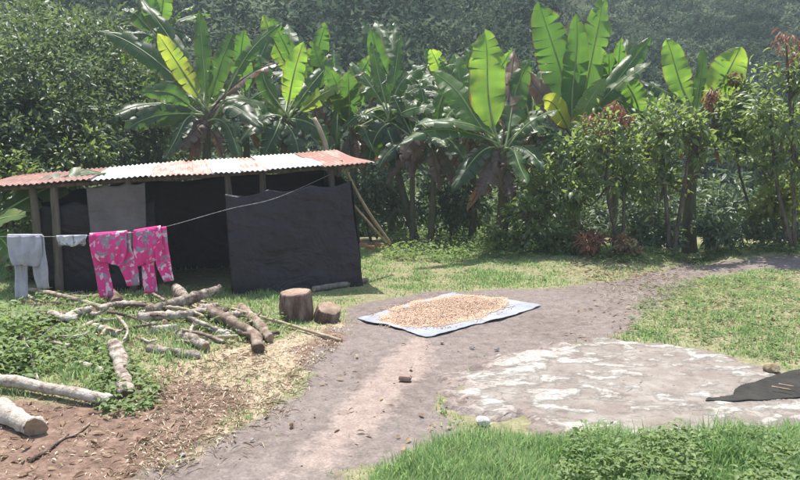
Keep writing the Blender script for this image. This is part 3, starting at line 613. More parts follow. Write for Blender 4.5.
log('log', [(160, 312), (166, 330)], 3.6, 'short stub lying crosswise under the two parallel grey logs', seed=133, mat=LOGD)
log('log', [(222, 322), (246, 318)], 3.0, 'pale split piece beside the dark round chunk', seed=134, lift=(0.04, 0.02))
log('branch', [(0, 352), (34, 346), (70, 352)], 1.8, 'grey branch half buried in weeds above the level log', seed=135, cat='branch', k=7, lift=(0.06, 0.05))
log('branch', [(150, 300), (172, 312), (200, 330)], 1.5, 'thin pale branch slanting across the propped log', seed=136, cat='branch', k=7, lift=(0.10, 0.04))
log('log', [(206, 330), (228, 338)], 3.0, 'small grey chunk in front of the crooked brown log', seed=137)
rt = np.random.default_rng(515); seen = set(); i = 0
MARKS = [((30, 300), 'below the grey trousers'), ((105, 303), 'below the pink trousers'), ((195, 302), 'beside the propped log'), ((80, 318), 'beside the bright peeled log'), ((240, 335), 'beside the crooked brown log'),
         ((38, 328), 'beside the short mossy log'), ((175, 324), 'beside the lower grey log'), ((130, 335), 'above the short bent log'), ((258, 322), 'beside the slim brown log'), ((185, 345), 'beside the stubby split log')]
for _ in range(400):
    if i >= 30: break
    px = rt.uniform(15, 255); py = rt.uniform(300, 342) if px < 170 else rt.uniform(306, 344); L_ = rt.choice([16, 40]) * rt.uniform(0.85, 1.2); a = rt.normal() * 0.4
    e = (px + L_ * math.cos(a), py + L_ * 0.45 * math.sin(a) + 3); mdl = ((px + e[0]) / 2 + rt.normal() * 3, (py + e[1]) / 2 + rt.normal() * 2)
    cm = int(rt.integers(3)); near_ = min(MARKS, key=lambda q: math.hypot(q[0][0] - mdl[0], 2 * (q[0][1] - mdl[1])))[1]
    lab = '%s thin %s branch %s' % ('short' if L_ < 27 else 'long', ('grey', 'dark brown', 'tan')[cm], near_)
    if lab in seen: continue
    seen.add(lab); i += 1
    log('branch', [(px, py), mdl, e], rt.uniform(0.8, 1.8), lab, seed=600 + i, mat=[LOG, LOGD, BAMBOO][cm], cat='branch', k=6, lift=(rt.uniform(0, 0.13), rt.uniform(0, 0.13)), rough=0.3, group='thin branches tangled in the woodpile')
STB = simple('stump_bark', [(0.3, (0.055, 0.036, 0.029)), (0.5, (0.15, 0.10, 0.08)), (0.66, (0.27, 0.205, 0.17)), (0.8, (0.4, 0.34, 0.3))], 9, 0.95, 0.1, (1, 1, 0.3), 1.0, 0.03)
m, nt, b = M('stump_top', 0.9, 0.1); wv = nd(nt, 'TexWave', wave_type='RINGS', rings_direction='Z'); wv.inputs['Scale'].default_value = 22; wv.inputs['Distortion'].default_value = 2.5; wv.inputs['Detail'].default_value = 3
nt.links.new(coord(nt), wv.inputs['Vector']); ff = math_(nt, 'ADD', math_(nt, 'MULTIPLY', wv.outputs['Fac'], 0.35), math_(nt, 'MULTIPLY', noise(nt, 7, 6, 0.7, coord(nt)), 0.8))
nt.links.new(ramp(nt, ff, [(0.3, (0.10, 0.068, 0.05)), (0.55, (0.25, 0.175, 0.13)), (0.8, (0.4, 0.31, 0.24))]), b.inputs['Base Color']); STT = m
def stump(px, py, rp, hp, label, seed, tilt=(0, 0), topmat=STT):
    g = G(px, py); s = g[1] / FPX; r_ = rp * s; h_ = hp * s; n = 12; k = 44; rr = np.random.default_rng(seed)
    a = np.linspace(0, 2 * np.pi, k, endpoint=False); lob = 1 + 0.05 * np.sin(2 * a + 1) + 0.04 * np.sin(5 * a + seed) + 0.022 * rr.normal(size=k) + 0.02 * np.sin(13 * a + seed)
    V = []
    for i in range(n):
        f = i / (n - 1); q = r_ * lob * (1.0 + 0.05 * math.sin(f * 4) - 0.02 * f) * (1 + 0.012 * rr.normal(size=k)) * (0.965 if i == n - 1 else 1)
        V.append(np.stack([q * np.cos(a), q * np.sin(a), np.full(k, -0.03 + (h_ + 0.03) * min(f * 1.04, 1) + 0.0)], -1))
    V = np.concatenate(V + [np.array([[0, 0, h_ + 0.004]])])
    i = np.arange(n - 1)[:, None] * k; j = np.arange(k)[None]; j2 = (j + 1) % k
    Q = np.stack([i + j, i + j2, i + k + j2, i + k + j], -1).reshape(-1, 4); jj = np.arange(k); T = np.stack([(n - 1) * k + jj, (n - 1) * k + (jj + 1) % k, np.full(k, len(V) - 1)], -1)
    o = mesh('stump', V, [Q, T], [STB, topmat], midx=np.concatenate([np.zeros(len(Q)), np.ones(k)]), smooth=False)
    o.location = [float(v) for v in g]; o.rotation_euler = (tilt[0], tilt[1], 0.4)
    tag(o, label, 'stump', 'sawn stumps beside the shed')
stump(297, 319, 16, 29, 'tall round sawn stump standing before the black tarpaulin', 7, (R(2), R(-3)))
stump(326, 320, 12.5, 15, 'small low sawn stump tipped beside the taller stump', 8, (R(22), R(8)))

# ------------------------------------------------------------------ stones, brick
def stone(px, py, size, label, seed, mat=STONE, name='stone', squash=0.65, cat='stone', box=False):
    g = G(px, py); g[2] = HS(g[0], g[1]); r_ = np.random.default_rng(seed)
    import bmesh
    bm = bmesh.new()
    if box:
        bmesh.ops.create_cube(bm, size=1)
        for v in bm.verts: v.co = Vector((v.co.x * size[0] * r_.uniform(.95, 1.05), v.co.y * size[1] * r_.uniform(.95, 1.05), (v.co.z + 0.45) * size[2] * r_.uniform(.95, 1.05)))
        bmesh.ops.bevel(bm, geom=bm.edges[:], offset=0.008, segments=2, affect='EDGES')
    else:
        bmesh.ops.create_icosphere(bm, subdivisions=3, radius=1)
        ph = r_.uniform(0, 6, 6); cuts = [(Vector(rdir(1, r_)[0]), r_.uniform(0.55, 0.85)) for _ in range(7)]
        for v in bm.verts:
            for n_, d_ in cuts:
                e = v.co.dot(n_) - d_
                if e > 0: v.co -= n_ * e * 0.9
            v.co *= 1 + 0.06 * math.sin(v.co.x * 5 + ph[0]) * math.sin(v.co.y * 6 + ph[1])
            v.co = Vector((v.co.x * size[0] / 2, v.co.y * size[1] / 2, v.co.z * size[2] / 2 + size[2] * 0.36))
    me = bpy.data.meshes.new(name); bm.to_mesh(me); bm.free(); me.materials.append(mat)
    o = link(bpy.data.objects.new(name, me)); o.location = [float(v) for v in g]; o.rotation_euler = (0, 0, r_.uniform(-0.5, 0.5))
    return tag(o, label, cat)
stone(405, 380, (0.115, 0.075, 0.045), 'small reddish brick piece lying alone on the path', 2, BRICKM, 'brick', cat='brick', box=True)
stone(482, 425, (0.13, 0.11, 0.085), 'pale stone by the near corner of the concrete slab', 5, simple('pale_stone', [(0.3, (0.34, 0.31, 0.29)), (0.7, (0.62, 0.59, 0.56))], 8, 0.95, 0.1, b_s=0.8, b_d=0.02))
stone(771, 376, (0.16, 0.14, 0.105), 'rough brown rock on the far edge of the slab', 9, simple('brown_rock', [(0.3, (0.16, 0.12, 0.07)), (0.6, (0.3, 0.24, 0.15)), (0.8, (0.44, 0.38, 0.27))], 9, 0.95, 0.1, b_s=0.9, b_d=0.02))
stone(183, 456, (0.045, 0.04, 0.03), 'tiny white pebble on the near dirt path', 12)
stone(252, 440, (0.035, 0.03, 0.02), 'tiny grey pebble on the path edge by dry grass', 13)
stone(497, 350, (0.07, 0.05, 0.04), 'pale pebble where the slab meets the path', 14)
stone(472, 348, (0.06, 0.04, 0.03), 'small brown pebble between drying sheet and slab', 15)
stone(442, 343, (0.05, 0.05, 0.03), 'small pale pebble below the near edge of the drying sheet', 16)

# cast shadow on the slab, painted as a thin dark sheet, with two pale sticks
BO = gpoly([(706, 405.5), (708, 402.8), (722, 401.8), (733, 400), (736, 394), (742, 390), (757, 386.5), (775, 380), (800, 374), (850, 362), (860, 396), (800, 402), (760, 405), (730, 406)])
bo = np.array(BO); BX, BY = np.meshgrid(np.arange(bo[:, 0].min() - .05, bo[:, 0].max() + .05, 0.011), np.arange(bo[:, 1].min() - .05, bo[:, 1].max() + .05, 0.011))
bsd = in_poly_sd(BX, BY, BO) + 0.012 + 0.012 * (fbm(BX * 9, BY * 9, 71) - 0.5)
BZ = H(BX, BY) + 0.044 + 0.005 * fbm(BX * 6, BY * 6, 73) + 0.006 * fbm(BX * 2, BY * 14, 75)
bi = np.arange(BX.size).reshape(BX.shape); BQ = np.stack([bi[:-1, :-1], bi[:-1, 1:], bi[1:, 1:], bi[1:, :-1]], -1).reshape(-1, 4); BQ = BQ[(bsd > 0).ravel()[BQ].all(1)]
m, nt, b = M('painted_shadow', 0.9, 0.1); f = noise(nt, 5, 5, 0.65, coord(nt)); nt.links.new(ramp(nt, f, [(0.3, (0.026, 0.024, 0.022)), (0.7, (0.045, 0.043, 0.038))]), b.inputs['Base Color']); bump(nt, b, noise(nt, 14, 5, 0.65, coord(nt)), 0.6, 0.02)
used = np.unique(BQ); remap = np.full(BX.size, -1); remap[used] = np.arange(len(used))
o = mesh('shadow_sheet', np.stack([BX, BY, BZ], -1).reshape(-1, 3)[used], [remap[BQ]], m, smooth=True); sm = o.modifiers.new('thickness', 'SOLIDIFY'); sm.thickness = 0.006
tag(centre(o), 'dark sheet painted as a cast shadow with a pointed tip on the edge of the slab', 'sheet')
for i, (a, b_, lab) in enumerate([((771, 396), (790, 399.5), 'pale twig lying on the painted shadow at the slab edge'), ((778, 393.5), (793, 396), 'shorter pale twig lying on the painted shadow at the slab edge')]):
    p, q = G(*a, 0.09), G(*b_, 0.09); stick('twig', [p, q], 0.008, 0.006, CUT, lab, 'twig', None, 6, 0.1, 30 + i, 5)

# ------------------------------------------------------------------ drying sheet and beans
SC = [G(356, 319), G(452, 293), G(544, 306), G(425, 337)]
U, W = np.meshgrid(np.linspace(0, 1, 70), np.linspace(0, 1, 70))
Q = ((SC[0] * (1 - U[..., None]) + SC[1] * U[..., None]) * (1 - W[..., None]) + (SC[3] * (1 - U[..., None]) + SC[2] * U[..., None]) * W[..., None])
Q[..., 0] += 0.05 * (fbm(U * 5, W * 5, 61) - 0.5) * 2; Q[..., 1] += 0.06 * (fbm(U * 5, W * 5, 62) - 0.5) * 2
edge_ = np.minimum(np.minimum(U, 1 - U), np.minimum(W, 1 - W))
Q[..., 2] = H(Q[..., 0], Q[..., 1]) + 0.002 + 0.014 * (fbm(U * 6, W * 6, 63)) * sstep(0.25, 0.0, edge_) + 0.012 * np.sin(U * 30 + 4 * W) * sstep(0.2, 0, edge_) * 0.5
ii = np.arange(U.size).reshape(U.shape); F = np.stack([ii[:-1, :-1], ii[:-1, 1:], ii[1:, 1:], ii[1:, :-1]], -1).reshape(-1, 4)
m, nt, b = M('blue_grey_plastic', 0.75, 0.25); f = noise(nt, 4, 6, 0.65, coord(nt)); nt.links.new(ramp(nt, f, [(0.3, (0.18, 0.19, 0.215)), (0.6, (0.265, 0.28, 0.31)), (0.8, (0.34, 0.34, 0.35))]), b.inputs['Base Color']); bump(nt, b, noise(nt, 11, 4, 0.6, coord(nt)), 0.4, 0.02)
o = mesh('drying_sheet', Q.reshape(-1, 3), [F], m, smooth=True); s = o.modifiers.new('thickness', 'SOLIDIFY'); s.thickness = 0.004
tag(o, 'blue grey plastic sheet spread on the dirt path', 'sheet')
bp = np.array(gpoly([(377, 320), (390, 309), (420, 301), (450, 296), (480, 296), (506, 299), (505, 308), (482, 318), (445, 325), (415, 328), (390, 326)]))
lo, hi = bp.min(0) - .1, bp.max(0) + .1; pts = lo + (hi - lo) * rng.random((34000, 2)); sdb = in_poly_sd(pts[:, 0], pts[:, 1], bp) + 0.12 * (fbm(pts[:, 0] * 4, pts[:, 1] * 4, 66) - 0.5)
kp = (sdb > -0.02) | ((sdb > -0.14) & (rng.random(len(pts)) < 0.08)); pts = pts[kp]; sdb = sdb[kp]; nb = len(pts)
hz = H(pts[:, 0], pts[:, 1]) + 0.011 + 0.010 * sstep(0, 0.2, sdb) * rng.random(nb) + 0.010 * sstep(0, 0.3, sdb) * fbm(pts[:, 0] * 6, pts[:, 1] * 6, 67)
O = np.array([[1, 0, 0], [-1, 0, 0], [0, 1, 0], [0, -1, 0], [0, 0, 1], [0, 0, -1]], float) * [0.0115, 0.008, 0.005]
OF = np.array([[0, 2, 4], [2, 1, 4], [1, 3, 4], [3, 0, 4], [2, 0, 5], [1, 2, 5], [3, 1, 5], [0, 3, 5]])
an = rng.uniform(0, 6.28, nb); ca, sa = np.cos(an), np.sin(an); OO = O[None] * rng.uniform(0.8, 1.35, (nb, 1, 1))
VX = OO[..., 0] * ca[:, None] - OO[..., 1] * sa[:, None]; VY = OO[..., 0] * sa[:, None] + OO[..., 1] * ca[:, None]
Vn = np.stack([VX + pts[:, 0:1], VY + pts[:, 1:2], OO[..., 2] + hz[:, None]], -1).reshape(-1, 3)
o = mesh('drying_beans', Vn, [(OF[None] + (np.arange(nb) * 6)[:, None, None]).reshape(-1, 3)], BEAN, smooth=True)
tag(o, 'tan coffee beans spread thinly to dry on the blue sheet', 'beans', kind='stuff')

# ------------------------------------------------------------------ banana plants
def banana_leaf(root, c, tip, lift, width, tint, face=20, side_curl=0.25, tear=0.25, seed=0, dead=False, pet=0.16, twist=0.0):
    r = np.random.default_rng(seed); c = np.asarray(c, float); tip = np.asarray(tip, float); n = 34; tear = min(1, tear * 1.9); twist = twist + 0.3 * r.normal()
    ctrl = (c + tip) / 2 + np.array([0, 0, lift]); t = np.linspace(0, 1, n)[:, None]
    mid = (1 - t) ** 2 * c + 2 * t * (1 - t) * ctrl + t ** 2 * tip
    mid = mid + 0.04 * np.sin(t * 5 + seed) * r.normal(size=3)
    T = nrm(np.gradient(mid, axis=0)); L = np.linalg.norm(np.diff(mid, axis=0), axis=1).sum()
    h = np.array([0.25 * r.normal(), -math.cos(R(face)), math.sin(R(face))])
    S = np.cross(T, h); S = nrm(S); N = nrm(np.cross(S, T)); N = np.where((N @ h)[:, None] < 0, -N, N)
    if twist:
        a = twist * t; S, N = S * np.cos(a) + N * np.sin(a), N * np.cos(a) - S * np.sin(a)
    tt = np.clip((t[:, 0] - pet) / (1 - pet), 0, 1); prof = np.where(tt > 0, (1 - np.exp(-tt * 7.5)) * np.clip(1 - tt ** 4.5, 0, 1) ** 0.75 * (1 - 0.10 * tt), 0)
    prof = np.maximum(prof, np.where(tt > 0, 0.03, 0.0)); hw = prof * width / 2
    V = []; F = []; UV = []; cnt = 0; first = np.argmax(tt > 0)
    for sgn in (-1, 1):
        i = first
        while i < n - 1:                                        # strips between tears
            ln = int(r.integers(2, 5)) if r.random() < tear * 2 else int(r.integers(6, 16)); j = min(i + ln, n - 1)
            dz = tear * r.uniform(-0.1, 1.0) * 0.5 * (1 if r.random() < 0.7 else -0.3); sk = tear * r.uniform(-0.3, 0.5) * 0.10 * L
            m_ = 5; cols = np.linspace(0, 1, m_); rows = np.arange(i, j + 1); gap = np.where(rows == i, 0.0, 0.0)
            for a_, ri in enumerate(rows):
                e = (a_ / (len(rows) - 1) - 0.5); w = hw[ri] * (1 - 0.02 * r.random() - tear * 0.35 * abs(e) * r.random())
                for cc in cols:
                    x = w * cc; bend = side_curl * w * (cc ** 1.0) * 0.55 - (side_curl * 0.75 + dz) * w * cc ** 2
                    p = mid[ri] + sgn * S[ri] * x * (1 - 0.25 * abs(dz) * cc) + N[ri] * bend + T[ri] * (0.16 * x + sk * cc ** 2 - tear * 0.05 * e * cc * L / n * 8)
                    p = p + np.array([0, 0, -max(dz, 0) * 0.5 * w * cc ** 2])
                    p = p + N[ri] * (0.012 * math.sin(ri * 1.9 + cc * 2 + seed) + 0.035 * math.sin(ri * 0.55 + sgn * 1.3 + seed * 1.7)) * cc * min(1, width * 1.4)
                    V.append(p); UV.append((ri / n * L * 1.2 + 0.12 * cc * width, sgn * cc * 0.5 + 0.5))
            R_ = len(rows)
            for a_ in range(R_ - 1):
                for q in range(m_ - 1):
                    v0 = cnt + a_ * m_ + q; F.append((v0, v0 + 1, v0 + m_ + 1, v0 + m_))
            cnt += R_ * m_; i = j
    V = np.array(V); tv = np.clip(tint + 0.08 * r.normal(), 0, 1)
    o = mesh('leaf', V, [np.array(F)], BD if dead else BL, attrs={'tint': np.full(len(V), tv)}, smooth=True, uv=UV)
    under(o, root)
    V2, Q2, c2, u2 = tube(mid[: n - 1], np.linspace(0.03, 0.006, n - 1) * (0.6 + 0.4 * min(width, 1)), 6); mr = mesh('midrib', V2 - np.array(root.location), [Q2, c2], MIDRIB if not dead else BARK, o, smooth=True)
    return o
def banana(crown, base, D, leafs, label, seed, r0=0.11, extra=3, lean=0, group='banana plants behind the yard'):
    c = P(*crown, D); bpt = P(base[0], base[1], D); bpt[2] = float(H(bpt[0], bpt[1]))
    root = empty('banana_plant', bpt, label, 'banana plant', group)
    midp = (c + bpt) / 2 + [0.06 * math.sin(seed), 0, 0]; pp = smooth_path([bpt - [0, 0, 0.1], midp, c + [0, 0, 0.05]], 16)
    V, Q, cc, u = tube(pp, np.linspace(r0, r0 * 0.5, 16) * (1 + 0.05 * np.sin(np.arange(16) * 1.7)), 12, 0.12, seed); under(mesh('stem', V, [Q, cc], PSTEM, smooth=True), root)
    rr = np.random.default_rng(seed)
    for i, lf in enumerate(leafs):
        tx, ty, dd, lift, w, tint = lf[:6]; kw = lf[6] if len(lf) > 6 else {}
        banana_leaf(root, c + [0.03 * rr.normal(), 0.03 * rr.normal(), -0.02 * i * rr.random()], P(tx, ty, D + dd), lift, w, tint, seed=seed * 31 + i, **kw)
    for i in range(3 if r0 > 0.09 else 2):                      # dead leaves hanging down the stem
        a = rr.uniform(-0.9, -0.1) * np.pi; l = rr.uniform(0.35, 0.75); q = c - [0, 0, rr.uniform(0.05, 0.3)]
        banana_leaf(root, q, q + [l * math.cos(a), l * math.sin(a) * 0.6, -rr.uniform(0.5, 1.0)], 0.35, rr.uniform(0.22, 0.36), rr.uniform(0.2, 0.8), face=10, tear=0.7, side_curl=0.8, seed=seed * 31 + 40 + i, dead=True)
    for i in range(extra):                                      # leaves growing away from the camera
        a = rr.uniform(0.15, 0.85) * np.pi; l = rr.uniform(1.2, 1.9); e = rr.uniform(0.1, 0.9)
        banana_leaf(root, c, c + [l * math.cos(a), l * math.sin(a) * 0.9, l * e - 0.3], 0.5, rr.uniform(0.4, 0.55), 0.35, face=60, seed=seed * 31 + 20 + i)
    return root
dk = dict(face=50, tear=0.35, side_curl=0.5)
UPR = dict(face=8, tear=0.26, side_curl=0.35)
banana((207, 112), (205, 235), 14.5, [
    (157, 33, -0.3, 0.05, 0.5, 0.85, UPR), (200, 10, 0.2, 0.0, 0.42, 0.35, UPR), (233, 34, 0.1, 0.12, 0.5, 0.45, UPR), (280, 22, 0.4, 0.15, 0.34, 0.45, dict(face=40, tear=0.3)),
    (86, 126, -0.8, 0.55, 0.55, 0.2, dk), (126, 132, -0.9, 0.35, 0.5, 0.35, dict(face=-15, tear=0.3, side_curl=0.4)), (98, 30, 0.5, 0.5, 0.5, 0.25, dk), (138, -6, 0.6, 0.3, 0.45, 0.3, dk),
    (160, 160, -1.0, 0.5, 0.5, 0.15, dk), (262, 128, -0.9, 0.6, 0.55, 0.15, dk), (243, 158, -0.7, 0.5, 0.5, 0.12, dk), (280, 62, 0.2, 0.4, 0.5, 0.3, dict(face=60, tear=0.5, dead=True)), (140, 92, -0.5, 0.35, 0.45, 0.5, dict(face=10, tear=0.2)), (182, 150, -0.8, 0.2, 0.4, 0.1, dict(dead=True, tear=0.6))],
    'large banana plant whose leaves fan out directly above the shed roof', 3, 0.14)
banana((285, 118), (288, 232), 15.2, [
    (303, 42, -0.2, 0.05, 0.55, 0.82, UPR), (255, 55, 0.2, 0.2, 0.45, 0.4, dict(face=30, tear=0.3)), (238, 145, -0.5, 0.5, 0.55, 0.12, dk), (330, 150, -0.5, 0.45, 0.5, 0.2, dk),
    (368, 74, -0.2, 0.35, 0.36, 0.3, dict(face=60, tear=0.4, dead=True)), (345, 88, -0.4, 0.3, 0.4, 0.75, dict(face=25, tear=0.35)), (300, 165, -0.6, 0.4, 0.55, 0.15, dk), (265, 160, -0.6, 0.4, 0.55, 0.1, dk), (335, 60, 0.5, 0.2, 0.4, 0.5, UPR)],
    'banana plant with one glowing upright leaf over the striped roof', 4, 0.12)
banana((388, 122), (418, 232), 15.3, [
    (352, 62, 0.2, 0.4, 0.4, 0.3, dict(face=45, tear=0.6, side_curl=0.6)), (400, 38, 0.3, 0.15, 0.42, 0.3, dict(face=30, tear=0.55)), (424, 62, 0.1, 0.45, 0.45, 0.35, dict(face=35, tear=0.6, side_curl=0.6)), (368, 165, -0.5, 0.5, 0.6, 0.12, dk),
    (436, 112, -0.7, 0.4, 0.42, 0.5, dict(face=35, tear=0.2)), (344, 128, -0.5, 0.5, 0.5, 0.2, dk), (395, 175, -0.5, 0.45, 0.5, 0.1, dk), (372, 45, 0.4, 0.2, 0.36, 0.35, dict(face=30, tear=0.6))],
    'banana plant with a slanting stem and torn leaves behind the shed corner', 5, 0.10)
banana((413, 140), (413, 236), 15.0, [
    (378, 172, -0.4, 0.4, 0.42, 0.15, dk), (440, 176, -0.4, 0.4, 0.42, 0.15, dk), (390, 92, 0.2, 0.15, 0.4, 0.3, dict(face=30, tear=0.4)), (448, 148, -0.6, 0.3, 0.4, 0.5, dict(face=45)), (405, 90, 0.5, 0.1, 0.4, 0.3)],
    'thin dark banana stem standing upright, first of a close pair', 6, 0.075, 2)
banana((433, 136), (430, 236), 14.8, [
    (470, 168, -0.4, 0.4, 0.42, 0.2, dk), (402, 160, -0.5, 0.4, 0.4, 0.15, dict(face=40, dead=True, tear=0.5)), (452, 82, 0.2, 0.15, 0.42, 0.4, dict(face=25, tear=0.3)), (418, 84, 0.3, 0.2, 0.4, 0.35, dict(face=35, tear=0.4)), (455, 190, -0.4, 0.3, 0.36, 0.2, dict(dead=True, tear=0.6, face=30))],
    'thin dark banana stem of the pair nearer the bright upright leaf', 7, 0.075, 2)
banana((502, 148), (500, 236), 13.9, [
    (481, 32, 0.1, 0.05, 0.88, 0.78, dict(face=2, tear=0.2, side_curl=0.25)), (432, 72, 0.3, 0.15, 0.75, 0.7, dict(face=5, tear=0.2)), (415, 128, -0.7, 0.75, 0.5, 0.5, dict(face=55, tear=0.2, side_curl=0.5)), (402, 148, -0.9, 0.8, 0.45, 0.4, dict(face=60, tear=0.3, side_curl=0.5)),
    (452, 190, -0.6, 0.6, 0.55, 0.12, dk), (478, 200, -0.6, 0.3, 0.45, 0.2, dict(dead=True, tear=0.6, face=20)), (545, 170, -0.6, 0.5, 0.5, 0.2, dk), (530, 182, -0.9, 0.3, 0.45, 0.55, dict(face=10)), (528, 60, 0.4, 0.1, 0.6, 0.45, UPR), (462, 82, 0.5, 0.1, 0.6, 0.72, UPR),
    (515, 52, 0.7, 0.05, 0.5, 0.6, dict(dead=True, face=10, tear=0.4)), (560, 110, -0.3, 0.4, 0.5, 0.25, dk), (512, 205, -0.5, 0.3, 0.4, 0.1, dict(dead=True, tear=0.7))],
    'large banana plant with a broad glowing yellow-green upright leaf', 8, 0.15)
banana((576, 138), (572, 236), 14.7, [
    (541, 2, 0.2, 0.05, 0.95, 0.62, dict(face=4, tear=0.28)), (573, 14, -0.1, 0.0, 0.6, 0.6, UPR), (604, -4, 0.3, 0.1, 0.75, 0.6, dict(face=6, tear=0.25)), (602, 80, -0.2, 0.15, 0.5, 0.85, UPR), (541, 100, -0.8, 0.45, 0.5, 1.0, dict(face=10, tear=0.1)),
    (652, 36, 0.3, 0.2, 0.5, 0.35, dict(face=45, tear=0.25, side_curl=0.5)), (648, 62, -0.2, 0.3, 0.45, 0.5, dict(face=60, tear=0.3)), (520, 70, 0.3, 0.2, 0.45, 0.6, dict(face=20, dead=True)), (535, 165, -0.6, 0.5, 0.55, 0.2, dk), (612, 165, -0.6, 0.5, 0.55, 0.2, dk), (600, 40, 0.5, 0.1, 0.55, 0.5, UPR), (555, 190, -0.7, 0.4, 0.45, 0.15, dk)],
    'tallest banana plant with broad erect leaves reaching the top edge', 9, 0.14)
banana((646, 130), (650, 240), 15.4, [
    (624, 78, -0.2, 0.1, 0.7, 0.72, UPR), (660, 92, -0.2, 0.2, 0.5, 0.6, UPR), (612, 100, -0.4, 0.4, 0.5, 0.5, dict(face=35)), (655, 82, 0.4, 0.15, 0.5, 0.2, dk), (690, 120, -0.3, 0.4, 0.45, 0.3, dk)],
    'banana plant half hidden behind the bush with red young leaves', 10, 0.11)
banana((697, 118), (690, 246), 14.3, [
    (741, 47, 0.0, -0.1, 0.9, 0.74, dict(face=2, tear=0.16, side_curl=0.35)), (664, 42, 0.2, 0.2, 0.6, 0.7, dict(face=10, tear=0.25)), (701, 50, 0.1, 0.0, 0.26, 0.35, UPR), (640, 82, 0.0, 0.45, 0.45, 0.15, dk), (748, 118, -0.5, 0.4, 0.5, 0.6, dict(face=35)), (722, 160, -0.6, 0.4, 0.55, 0.7, dict(face=10)), (680, 62, 0.4, 0.1, 0.5, 0.55, UPR)],
    'banana plant with a thick dark stem and wide bright leaf by the path end', 11, 0.17)
banana((-30, 240), (-34, 300), 9.6, [
    (26, 215, -0.6, 0.22, 0.42, 0.75, dict(face=45, tear=0.1)), (20, 262, -0.5, 0.3, 0.4, 0.45, dict(face=55)), (-10, 180, 0.2, 0.1, 0.4, 0.5, UPR), (-70, 190, 0.1, 0.2, 0.4, 0.5, UPR)],
    'young banana plant at the frame edge beside the grey trousers', 12, 0.07, 1)
banana((158, 40), (162, 150), 19.5, [(142, -20, 0, 0.1, 0.6, 0.6, UPR), (165, -25, 0, 0.1, 0.6, 0.7, UPR), (120, 10, -0.3, 0.5, 0.55, 0.4, dk), (195, 5, -0.3, 0.4, 0.55, 0.45, dk), (110, 45, -0.4, 0.6, 0.5, 0.3, dk), (185, 40, -0.4, 0.5, 0.5, 0.4, dk)],
    'farther banana plant above the dense dark bushes', 13, 0.13)

def banana_auto(crown, base, D, n, label, seed, size=1.0, r0=0.1):
    rr = np.random.default_rng(seed); lf = []
    for i in range(n):
        a = (i + rr.uniform(-0.3, 0.3)) / n * 2 * np.pi; kind = rr.random(); L = size * rr.uniform(1.3, 2.0) * FPX / D
        if kind < 0.35: tx, ty, lift, kw = math.cos(a) * 0.45 * L, -0.9 * L, 0.1, dict(face=15, tear=rr.uniform(0.15, 0.5))
        elif kind < 0.7: tx, ty, lift, kw = math.cos(a) * 0.95 * L, rr.uniform(-0.45, 0.05) * L, rr.uniform(0.3, 0.6), dict(face=50, tear=rr.uniform(0.3, 0.6), side_curl=0.5)
        else: tx, ty, lift, kw = math.cos(a) * 0.75 * L, rr.uniform(0.2, 0.6) * L, rr.uniform(0.5, 0.8), dict(face=40, tear=rr.uniform(0.3, 0.7), side_curl=0.6, dead=rr.random() < 0.25)
        lf.append((crown[0] + tx, crown[1] + ty, math.sin(a) * 0.9, lift, size * rr.uniform(0.42, 0.6), rr.uniform(0.25, 0.75), kw))
    return banana(crown, base, D, lf, label, seed, r0, 1)
banana_auto((338, 112), (340, 225), 16.6, 11, 'shaded banana plant behind the pale bare pole', 301)
banana_auto((245, 100), (247, 225), 16.8, 11, 'darker banana plant between the two plants above the roof', 302)
banana_auto((452, 100), (455, 225), 16.4, 12, 'darker banana plant behind the broad glowing leaf', 303)
banana_auto((612, 105), (614, 225), 16.6, 11, 'darker banana plant behind the tallest plant', 304)
banana_auto((390, 85), (392, 225), 18.2, 10, 'farthest banana plant seen above the torn leaves', 305)
banana_auto((535, 130), (537, 232), 15.6, 10, 'dark drooping banana plant in the gap behind the glowing plant', 306)
banana_auto((352, 128), (355, 228), 15.5, 11, 'drooping banana plant next to the torn-leaved plant', 308, 0.95)
banana_auto((470, 128), (472, 232), 15.3, 10, 'shaded banana plant right behind the big plant with arching leaves', 309, 0.95)
banana_auto((300, 90), (302, 225), 17.5, 10, 'shaded banana plant behind the striped end of the roof', 310, 1.05)
banana_auto((148, 105), (150, 225), 16.8, 10, 'shaded banana plant beside the dense dark tree', 307)
